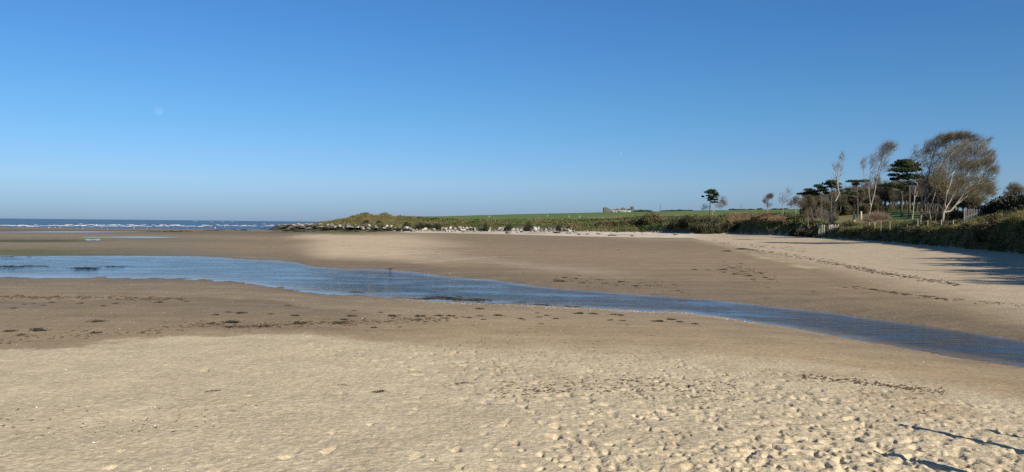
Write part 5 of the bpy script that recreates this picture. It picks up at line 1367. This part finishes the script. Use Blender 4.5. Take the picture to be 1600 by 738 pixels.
for (px, py, w, lb) in [(591, 612.5, 22, 'dark weed clump with a brown tail in the middle of the dry sand'), (725, 599, 22, 'long dark weed strand, upper one of the pair in the middle of the dry sand'), (750, 615.5, 22, 'long dark weed strand, lower one of the pair in the middle of the dry sand'), (531, 632, 8, l3), (837, 612, 26, 'wide thin tangle of dry weed on the dry sand'), (817, 604, 16, l3), (828, 609, 14, l3),
        (790, 631.5, 9, l3), (807, 625, 12, l3), (797, 628, 8, l3), (892, 608, 14, l3), (889, 601, 8, l3), (970, 592.5, 20, 'dark compact weed clump right of the middle of the dry sand'), (1018, 609, 22, l3), (1082, 604.5, 20, l3), (1109, 607.5, 16, l3), (1128, 612, 14, l3), (916, 606, 16, l3), (896, 597.5, 16, l3), (974, 620, 12, l3), (1027, 580, 13, l3), (1365, 591, 11, l3), (2, 648, 10, 'dark weed clump cut by the left edge of the dry sand'), (1230, 583, 14, l3), (1212, 582.5, 10, l3), (385, 638.5, 10, l3), (362, 643, 14, l3), (349, 641, 8, l3)]:
    weed(px, py, w, lb, g3 if lb == l3 else None, thin=(lb == l3 or 'thin' in lb or 'strand' in lb), hs=.8, mm=None if 'clump' not in lb else WM)
g4 = 'weed patches breaking the stream surface'; l4 = 'flat patch of dark weed breaking the stream surface'
for (px, py, w, lb) in [(690, 465.5, 76, 'largest dark weed bank lying in the stream along the near shore'), (738, 469, 60, 'tapering tail of the largest weed bank in the stream'), (660, 467.2, 40, l4), (811, 473, 24, l4), (842, 476, 40, l4), (890, 479, 26, l4), (556, 456.5, 24, 'small dark weed island in the stream near the tip of the sand spit'), (541, 455.3, 12, l4), (490, 446.5, 12, l4), (459, 429.3, 7, l4), (695, 451.5, 16, l4),
        (16, 416, 44, l4), (45, 415.3, 30, l4), (66, 415.7, 20, l4), (135, 419, 44, 'long dark weed bank in the wide left part of the stream'), (176, 416.8, 34, l4), (210, 417.2, 10, l4), (366, 439.2, 12, 'dark weed clump at the near water edge of the left stream'), (8, 401.5, 30, l4), (44, 402, 14, l4)]:
    weed(px, py, w, lb, g4 if lb == l4 else None, on_water=True, hs=.2)
g5 = 'weed scraps on the far sand'; l5 = 'dark weed scrap on the damp sand across the stream'
for (px, py, w, lb) in [(1135, 393, 15, 'dark weed heap, left one of the pair at the tip of the far wrack line'), (1160, 390, 20, 'dark weed heap, right one of the pair at the tip of the far wrack line'), (883, 434.5, 10, l5), (900, 435.4, 8, l5), (875, 440, 18, l5), (912, 442.5, 9, l5), (935, 437.4, 9, l5), (948, 443, 8, l5), (963, 446, 8, l5), (994, 447.3, 14, l5), (1032, 448.3, 7, l5), (1053, 445.3, 6, l5), (1065, 457.4, 6, l5), (970, 440.4, 12, l5), (868, 438, 10, l5), (1085, 421.5, 10, l5),
        (1105, 421.8, 9, l5), (1128, 421.6, 14, l5), (1130, 425.5, 9, l5), (1175, 437, 9, l5), (1160, 424.4, 8, l5), (1195, 434, 9, l5), (1150, 429, 12, l5), (1170, 431.5, 14, l5), (1186, 427, 10, l5), (1205, 437, 9, l5), (1143, 419, 10, l5), (1157, 412, 8, l5), (1200, 450, 7, l5), (1270, 456, 7, l5), (1363, 452.7, 12, l5), (1396, 458.4, 13, l5), (1415, 460.3, 12, l5), (1445, 463.5, 12, l5), (1466, 467.5, 12, l5), (1378, 455, 9, l5), (1492, 469.5, 7, l5), (967, 391, 5, l5), (682, 394.6, 5, l5), (1320, 449.5, 8, l5)]:
    weed(px, py, w, lb, g5 if lb == l5 else None, hs=.8)

def scatter_px(line, n, sp):
    """ground points along a line of photo positions"""
    px = np.interp(rng.random(n), np.linspace(0, 1, len(line)), [p[0] for p in line]); py = np.interp(px, [p[0] for p in line], [p[1] for p in line]) + rng.normal(size=n) * sp
    return [G(a, b_) for a, b_ in zip(px, py)]
mb = MB()
def scraps(pts, wpx, n=1):
    for g in pts:
        ms = g.y / F_PX; L_ = wpx * ms * rng.uniform(.5, 1.5); a = rng.uniform(-.7, .7) + (1.57 if rng.random() < .2 else 0)
        d_ = np.array([math.cos(a), math.sin(a), 0]) * L_ * .5; c_ = np.array([g.x, g.y, zg(g.x, g.y) + .006])
        w = min(L_ * .14, .035) + .004
        V_, F_ = loft([c_ - d_, c_ - d_ * .3 + rng.normal(size=3) * L_ * [.08, .08, .02], c_ + d_ * .4 + rng.normal(size=3) * L_ * [.08, .08, .02] + [0, 0, w * .5], c_ + d_], [w * .4, w, w * .9, w * .2], [w * .3, w * .6, w * .6, w * .2], 5)
        mb.add(V_, F_)
scraps(scatter_px([(1255, 590), (1330, 596), (1400, 605), (1475, 614)], 230, 2.6), 5)
scraps(scatter_px([(1170, 390), (1220, 397), (1300, 411), (1360, 424), (1420, 433), (1500, 445)], 420, 1.6), 6)
scraps(scatter_px([(1110, 378), (1180, 384), (1260, 391)], 120, 1.6), 5)
scraps(scatter_px([(1120, 420), (1160, 424), (1215, 434)], 90, 5), 5)
scraps(scatter_px([(1330, 448), (1400, 459), (1480, 468), (1600, 478)], 90, 1.2), 6)
scraps(scatter_px([(860, 437), (950, 441), (1060, 446)], 70, 3.5), 5)
scraps(scatter_px([(300, 507), (400, 510), (480, 506), (560, 504), (700, 498)], 420, 2.4), 5)
scraps(scatter_px([(0, 464), (60, 465), (160, 466), (290, 467)], 190, 1.5), 6)
scraps(scatter_px([(0, 535), (120, 522), (230, 519), (300, 512)], 90, 4), 5)
scraps(scatter_px([(780, 610), (900, 603), (1030, 605), (1150, 612)], 240, 9), 5)
scraps(scatter_px([(0, 660), (200, 665), (400, 640)], 60, 14), 4)
scraps(scatter_px([(700, 560), (1000, 575), (1500, 640)], 260, 28), 3)
tag(obj('seaweed_scraps', mb.mesh('seaweed_scraps'), WEEDB), 'tiny strands of dried weed scattered along the wrack lines', kind='stuff')
# shells
mb = MB()
n = 2600
px = rng.uniform(-10, 1610, n); py = np.where(rng.random(n) < .55, rng.uniform(545, 736, n), rng.uniform(425, 560, n))
for a, b_ in zip(px, py):
    g = G(a, b_)
    if g.z < ZW + .03 or fbm(np.array([g.x]), np.array([g.y]), 5.0, 2, .5, 3)[0] < rng.normal() * .3: continue
    s = rng.uniform(.004, .011) * (1.6 if rng.random() < .06 else 1) * max(1, g.y / 24) ** .8
    q = rng.normal(size=3) * .3 + [0, -.4, 1]; q /= np.linalg.norm(q); u_ = np.cross(q, [1, .3, 0]); u_ /= np.linalg.norm(u_); v_ = np.cross(q, u_)
    c_ = np.array([g.x, g.y, zg(g.x, g.y) + s * .3])
    V_ = np.array([c_ - u_ * s * 1.3, c_ + v_ * s, c_ + u_ * s * 1.2, c_ - v_ * s * .9, c_ + q * s * .45])
    mb.add(V_, np.array([[0, 4, 1], [1, 4, 2], [2, 4, 3], [3, 4, 0]]))
for k in range(420):        # shell line along the stream edge
    a = rng.uniform(620, 1180); g = G(a, np.interp(a, NEAR[0], NEAR[1]) + abs(rng.normal()) * 1.6 + .6)
    s = rng.uniform(.012, .03); c_ = np.array([g.x, g.y, zg(g.x, g.y) + .01])
    mb.add(np.array([c_ + [-s, 0, 0], c_ + [0, s * .7, 0], c_ + [s, 0, 0], c_ + [0, -s * .7, 0], c_ + [0, 0, s * .6]]), np.array([[0, 4, 1], [1, 4, 2], [2, 4, 3], [3, 4, 0]]))
SHELL = mat('shell_white', (.62, .58, .50), (.80, .77, .70), 2, .6, .3, coords='Position')
tag(obj('shells', mb.mesh('shells'), SHELL), 'white shell fragments scattered over the sand', kind='stuff')
# sticks
def stick(px0, py0, px1, py1, r, label, m_, bend=.3):
    a, b_ = np.array(G(px0, py0)), np.array(G(px1, py1)); n = 8; pts = []
    for i in range(n):
        t = i / (n - 1); p_ = a + (b_ - a) * t; s = math.sin(t * math.pi * 1.5) * bend * .12 * np.linalg.norm(b_ - a)
        p_ = p_ + np.array([0, s, 0]); p_[2] = zg(p_[0], p_[1]) + r * (.7 + 1.2 * t * (1 - t)) ; pts.append(p_ - a)
    rr = [r * (.7 + .5 * math.sin(3 * i + px0)) for i in range(n)]
    V_, F_ = loft(pts, rr, rr, 8)
    tag(obj('stick', mesh_np('stick', V_, F_, True), m_, None, a), label, 'stick')
stick(319, 613.6, 345, 610.5, .016, 'curved dark stick lying on the pale dry sand at the left', BARK_DARK, .8)
stick(527, 601.5, 546, 602.6, .014, 'short brown stick lying on the dry sand left of the weed clump', mat('stick_brown', (.16, .12, .08), (.24, .18, .12), 9), .9)
for k, (px, py, s, lb) in enumerate([(146, 693, .022, 'bright white shell at the lower left of the dry sand'), (103, 578, .02, 'white shell at the left of the dry sand')]):
    g = G(px, py); V_, F_ = loft([(-s, 0, 0), (-s * .6, 0, s * .2), (0, 0, s * .3), (s * .7, 0, s * .2), (s, 0, 0)], [s * .3, s * .8, s, s * .7, s * .1], [.004, s * .3, s * .45, s * .3, .004], 9)
    tag(obj('shell', mesh_np('shell', V_, F_, True), SHELL, None, (g.x, g.y, zg(g.x, g.y) + .006), (.3, 0, 1.2 * k)), lb, 'shell')

# ------------------------------------------------------------------ birds
FEW = mat('gull_white', (.74, .74, .72), (.82, .82, .80), 6); FEG = mat('gull_grey', (.33, .36, .40), (.40, .43, .46), 6); BEAK = mat('beak', (.55, .33, .05)); FED = mat('duck_brown', (.07, .05, .035), (.17, .12, .08), 18); FEDD = mat('duck_dark', (.03, .03, .028), (.06, .05, .04), 12)
def bird(name, label, loc, rz, s, body, wing, group=None, legs=True, flying=False, cat='gull'):
    t = thing(name, label, cat, loc, rz, group); z = .24 if legs else .03
    if flying: z = 0
    V_, F_ = loft(np.array([(-.30, 0, z + .06), (-.20, 0, z + .06), (-.06, 0, z + .05), (.08, 0, z + .07), (.17, 0, z + .13), (.21, 0, z + .21), (.25, 0, z + .26), (.30, 0, z + .265), (.33, 0, z + .25)] if not flying else
                  [(-.30, 0, .0), (-.2, 0, 0), (-.06, 0, 0), (.08, 0, .0), (.17, 0, .01), (.22, 0, .02), (.27, 0, .03), (.32, 0, .03), (.35, 0, .02)]) * s,
                  np.array([.01, .045, .10, .105, .075, .048, .055, .05, .012]) * s, np.array([.008, .03, .095, .10, .075, .048, .052, .045, .012]) * s, 10)
    obj('body', mesh_np('body', V_, F_, True), body, t)
    hz_ = z + .25 if not flying else .02; hx = .32 if not flying else .34
    V_, F_ = loft(np.array([(hx, 0, hz_), (hx + .04, 0, hz_ - .003), (hx + .07, 0, hz_ - .015)]) * s, np.array([.014, .012, .003]) * s, np.array([.016, .012, .003]) * s, 6); obj('beak', mesh_np('beak', V_, F_), BEAK, t)
    for sd in (-1, 1):
        if flying: V_, F_ = loft(np.array([(.06, .05 * sd, .02), (.10, .25 * sd, .12), (.04, .45 * sd, .15), (-.08, .68 * sd, .08)]) * s, np.array([.10, .09, .07, .01]) * s, np.array([.02, .015, .012, .004]) * s, 8)
        else: V_, F_ = loft(np.array([(.10, .075 * sd, z + .08), (0, .095 * sd, z + .075), (-.16, .07 * sd, z + .085), (-.36, .02 * sd, z + .08)]) * s, np.array([.012, .02, .018, .006]) * s, np.array([.05, .065, .05, .012]) * s, 8)
        obj('wing', mesh_np('wing', V_, F_, True), wing, t)
        if legs and not flying:
            V_, F_ = tubes(np.array([(.0, .04 * sd, z - .02), (.0, .04 * sd, .01)]) * s, np.array([(.0, .04 * sd, .0), (.07, .05 * sd, .0)]) * s, np.array([.009, .012]) * s, np.array([.008, .02]) * s, 5); obj('leg', mesh_np('leg', V_, F_), BEAK, t)
    return t
for k, (px, py, s, lb) in enumerate([(76, 357.4, 1.5, 'white gull on the tideline, leftmost of the flock'), (86, 356.6, 1.4, 'white gull on the tideline beside the leftmost one'), (94, 357.5, 1.1, None), (120.5, 357.6, 1.2, None), (129, 357.4, 1.2, None), (159, 356.8, 1.9, 'larger white gull standing up on the tideline at the left'), (168, 357.6, 1.0, None), (200, 356.6, 1.0, None), (209.5, 357.7, 1.4, None), (230, 357.6, 1.0, None),
                                     (271.5, 356.6, 2.0, 'large white gull standing on the tideline left of the walkers'), (350, 357, 2.2, 'large white gull standing on the flats right of the walkers'), (353, 430, .6, None)][:12]):
    g = G(px, py); bird('gull', lb or 'small white gull resting on the far wet sand', (g.x, g.y, zg(g.x, g.y)), k * 1.7, s, FEW, FEW if k % 2 else FEG, None if lb else 'gulls on the far wet sand')
g = G(610, 421.3)
bird('duck', 'small brown duck sitting at the far edge of the stream', (g.x, g.y, zg(g.x, g.y) - .02), 2.9, .8, FED, FEDD, None, False, False, 'duck')
q = P(971, 160, 240); bird('gull', 'distant gull flying high in the blue sky', tuple(q), 1.0, .6, FEW, FEG, None, False, True)
g = G(1182, 479.5); V_, F_ = rock_mesh(44, .5), None
tag(obj('stone', RG[0], None, None, (g.x, g.y, ZW + .0), (0, 0, .5), (.2, .1, .05)), 'small stone lying at the far edge of the stream', 'stone')

# ------------------------------------------------------------------ walkers on the flats
SKIN = mat('skin', (.50, .30, .21)); CL = {k: mat('cloth_' + k, c, tuple(v * 1.25 for v in c), 6) for k, c in {'red': (.30, .035, .03), 'maroon': (.11, .03, .03), 'pale': (.50, .50, .50), 'navy': (.03, .035, .06), 'grey': (.14, .14, .15)}.items()}; HAIR = mat('hair_brown', (.05, .032, .02))
def skin_body(name, V_, E_, R_s, m_, parent):
    me_ = bpy.data.meshes.new(name); me_.from_pydata(V_, E_, [])
    o = obj(name, me_, m_, parent)
    md = o.modifiers.new('skin', 'SKIN'); sv = me_.skin_vertices[0].data
    for i, r_ in enumerate(R_s): sv[i].radius = (r_, r_) if np.isscalar(r_) else r_
    sv[0].use_root = True
    sb = o.modifiers.new('sub', 'SUBSURF'); sb.levels = 1; sb.render_levels = 1
    return o
def person(label, loc, rz, top, leg, st):
    t = thing('person', label, 'person', loc, rz)
    J = [(0, 0, .95), (0, 0, 1.15), (0, 0, 1.38), (0, 0, 1.50), (.01, 0, 1.60), (.015, 0, 1.70)]; R0 = [.13, .13, (.17, .11), .055, .085, .075]; E_ = [(0, 1), (1, 2), (2, 3), (3, 4), (4, 5)]
    for s in (-1, 1):
        i = len(J); J += [(0, .09 * s, .88), (.10 * s * st, .09 * s, .50), (.04 * s * st, .09 * s, .09), (.04 * s * st + .14, .10 * s, .03)]; R0 += [.085, .06, .042, .035]; E_ += [(0, i), (i, i + 1), (i + 1, i + 2), (i + 2, i + 3)]
        i = len(J); J += [(0, .19 * s, 1.40), (-.06 * s * st, .23 * s, 1.13), (.04 - .12 * s * st, .23 * s, .90), (.06 - .13 * s * st, .23 * s, .83)]; R0 += [.055, .042, .03, (.035, .018)]; E_ += [(2, i), (i, i + 1), (i + 1, i + 2), (i + 2, i + 3)]
        h = i + 3; hx, hy, hz_ = J[h]
        for f in range(4):
            k = len(J); J += [(hx + .02 - .012 * f, hy, hz_ - .05), (hx + .03 - .012 * f, hy - .01 * s, hz_ - (.085 - .006 * abs(f - 1.5)))]; R0 += [.009, .008]; E_ += [(h, k), (k, k + 1)]
        k = len(J); J += [(hx + .045, hy - .005 * s, hz_ + .0), (hx + .06, hy - .01 * s, hz_ - .035)]; R0 += [.010, .009]; E_ += [(h, k), (k, k + 1)]
    skin_body('body', J, E_, R0, SKIN, t)
    JJ = [(0, 0, .90), (0, 0, 1.15), (0, 0, 1.38), (0, 0, 1.45)]; RJ = [(.17, .14), (.165, .135), (.195, .13), .09]; EJ = [(0, 1), (1, 2), (2, 3)]
    JL, RL, EL = [(0, 0, .93)], [(.15, .12)], []
    for s in (-1, 1):
        i = len(JJ); JJ += [(0, .195 * s, 1.40), (-.06 * s * st, .235 * s, 1.13), (.04 - .12 * s * st, .235 * s, .91)]; RJ += [.078, .062, .05]; EJ += [(2, i), (i, i + 1), (i + 1, i + 2)]
        i = len(JL); JL += [(0, .09 * s, .86), (.10 * s * st, .09 * s, .50), (.04 * s * st, .09 * s, .10)]; RL += [.10, .078, .06]; EL += [(0, i), (i, i + 1), (i + 1, i + 2)]
    skin_body('jacket', JJ, EJ, RJ, CL[top], t); skin_body('trousers', JL, EL, RL, CL[leg], t)
    V_, F_ = loft([(-.09, 0, 1.60), (-.085, 0, 1.66), (-.04, 0, 1.76), (.03, 0, 1.79), (.08, 0, 1.75)], [.05, .09, .095, .085, .03], [.06, .08, .05, .035, .02], 8)
    obj('hair', mesh_np('hair', V_, F_, True), HAIR, t)
    V_, F_ = loft([(.085, 0, 1.66), (.105, 0, 1.64), (.10, 0, 1.62)], [.008, .016, .012], [.008, .012, .01], 6); obj('nose', mesh_np('nose', V_, F_, True), SKIN, t)
for (px, py, a, tp, lg, lb) in [(329, 358.6, 1.2, 'red', 'navy', 'person in a red top, leftmost of three walkers on the far flats'), (333, 358.5, 1.0, 'maroon', 'maroon', 'person in dark maroon clothes, middle of three walkers on the far flats'), (336.3, 358.5, -1.0, 'pale', 'grey', 'person in pale clothes, rightmost of three walkers on the far flats')]:
    g = G(px, py); person(lb, (g.x, g.y, zg(g.x, g.y)), a, tp, lg, 1.0)

# ------------------------------------------------------------------ labels that tell rows of look-alikes apart by their order
ORD = ['first', 'second', 'third', 'fourth', 'fifth', 'sixth', 'seventh', 'eighth', 'ninth', 'tenth', 'eleventh', 'twelfth', 'thirteenth', 'fourteenth', 'fifteenth', 'sixteenth', 'seventeenth', 'eighteenth', 'nineteenth', 'twentieth']
TENS = {20: 'twenty', 30: 'thirty', 40: 'forty'}
def ordinal(i):
    return ORD[i] if i < 20 else (TENS[(i + 1) // 10 * 10] + ' ' + ORD[(i + 1) % 10 - 1] if (i + 1) % 10 else {30: 'thirtieth', 40: 'fortieth'}[i + 1])
def number(group, fmt):
    os_ = sorted([o for o in COL.objects if o.get('group') == group], key=lambda o: math.atan2(o.location.x, o.location.y))
    for i, o in enumerate(os_): o['label'] = fmt.format('rightmost' if i == len(os_) - 1 else ('leftmost' if i == 0 else ordinal(i) + ' from left'), c=o['label'].split(' bush')[0].split(' bramble')[0])
number('leafless woodland trees behind the lawn', 'leafless tree in the dark wood behind the lawn, {} of its row')
number('leafless undergrowth behind the lawn', 'leafless brush at the foot of the wood behind the lawn, {}')
number('low thickets along the foot of the wood', 'low brown thicket along the foot of the wood, {} of the row')
number('scrub behind the big leafless trees', 'shaded scrub between the trunks of the big leafless trees, {}')
number('dark bushes on the right hillside', 'dense dark bush on the shaded hillside at the right edge, {}')
number('far hedge bushes on the skyline', 'low clipped hedge bush on the far skyline field edge, {}')
number('bushes at the back of the cove', '{c} bush in the hedge behind the cove, {}')
number('thin dark ledges on the outer flats', 'thin dark rock ledge breaking the outer flats, {} of the line')
number('pale stones along the wire fence', 'pale low stone along the wire fence under the big trees, {}')
number('low scrub clumps on the grassy right bank', 'low scrub clump on the grassy right bank under the wire fence, {}')
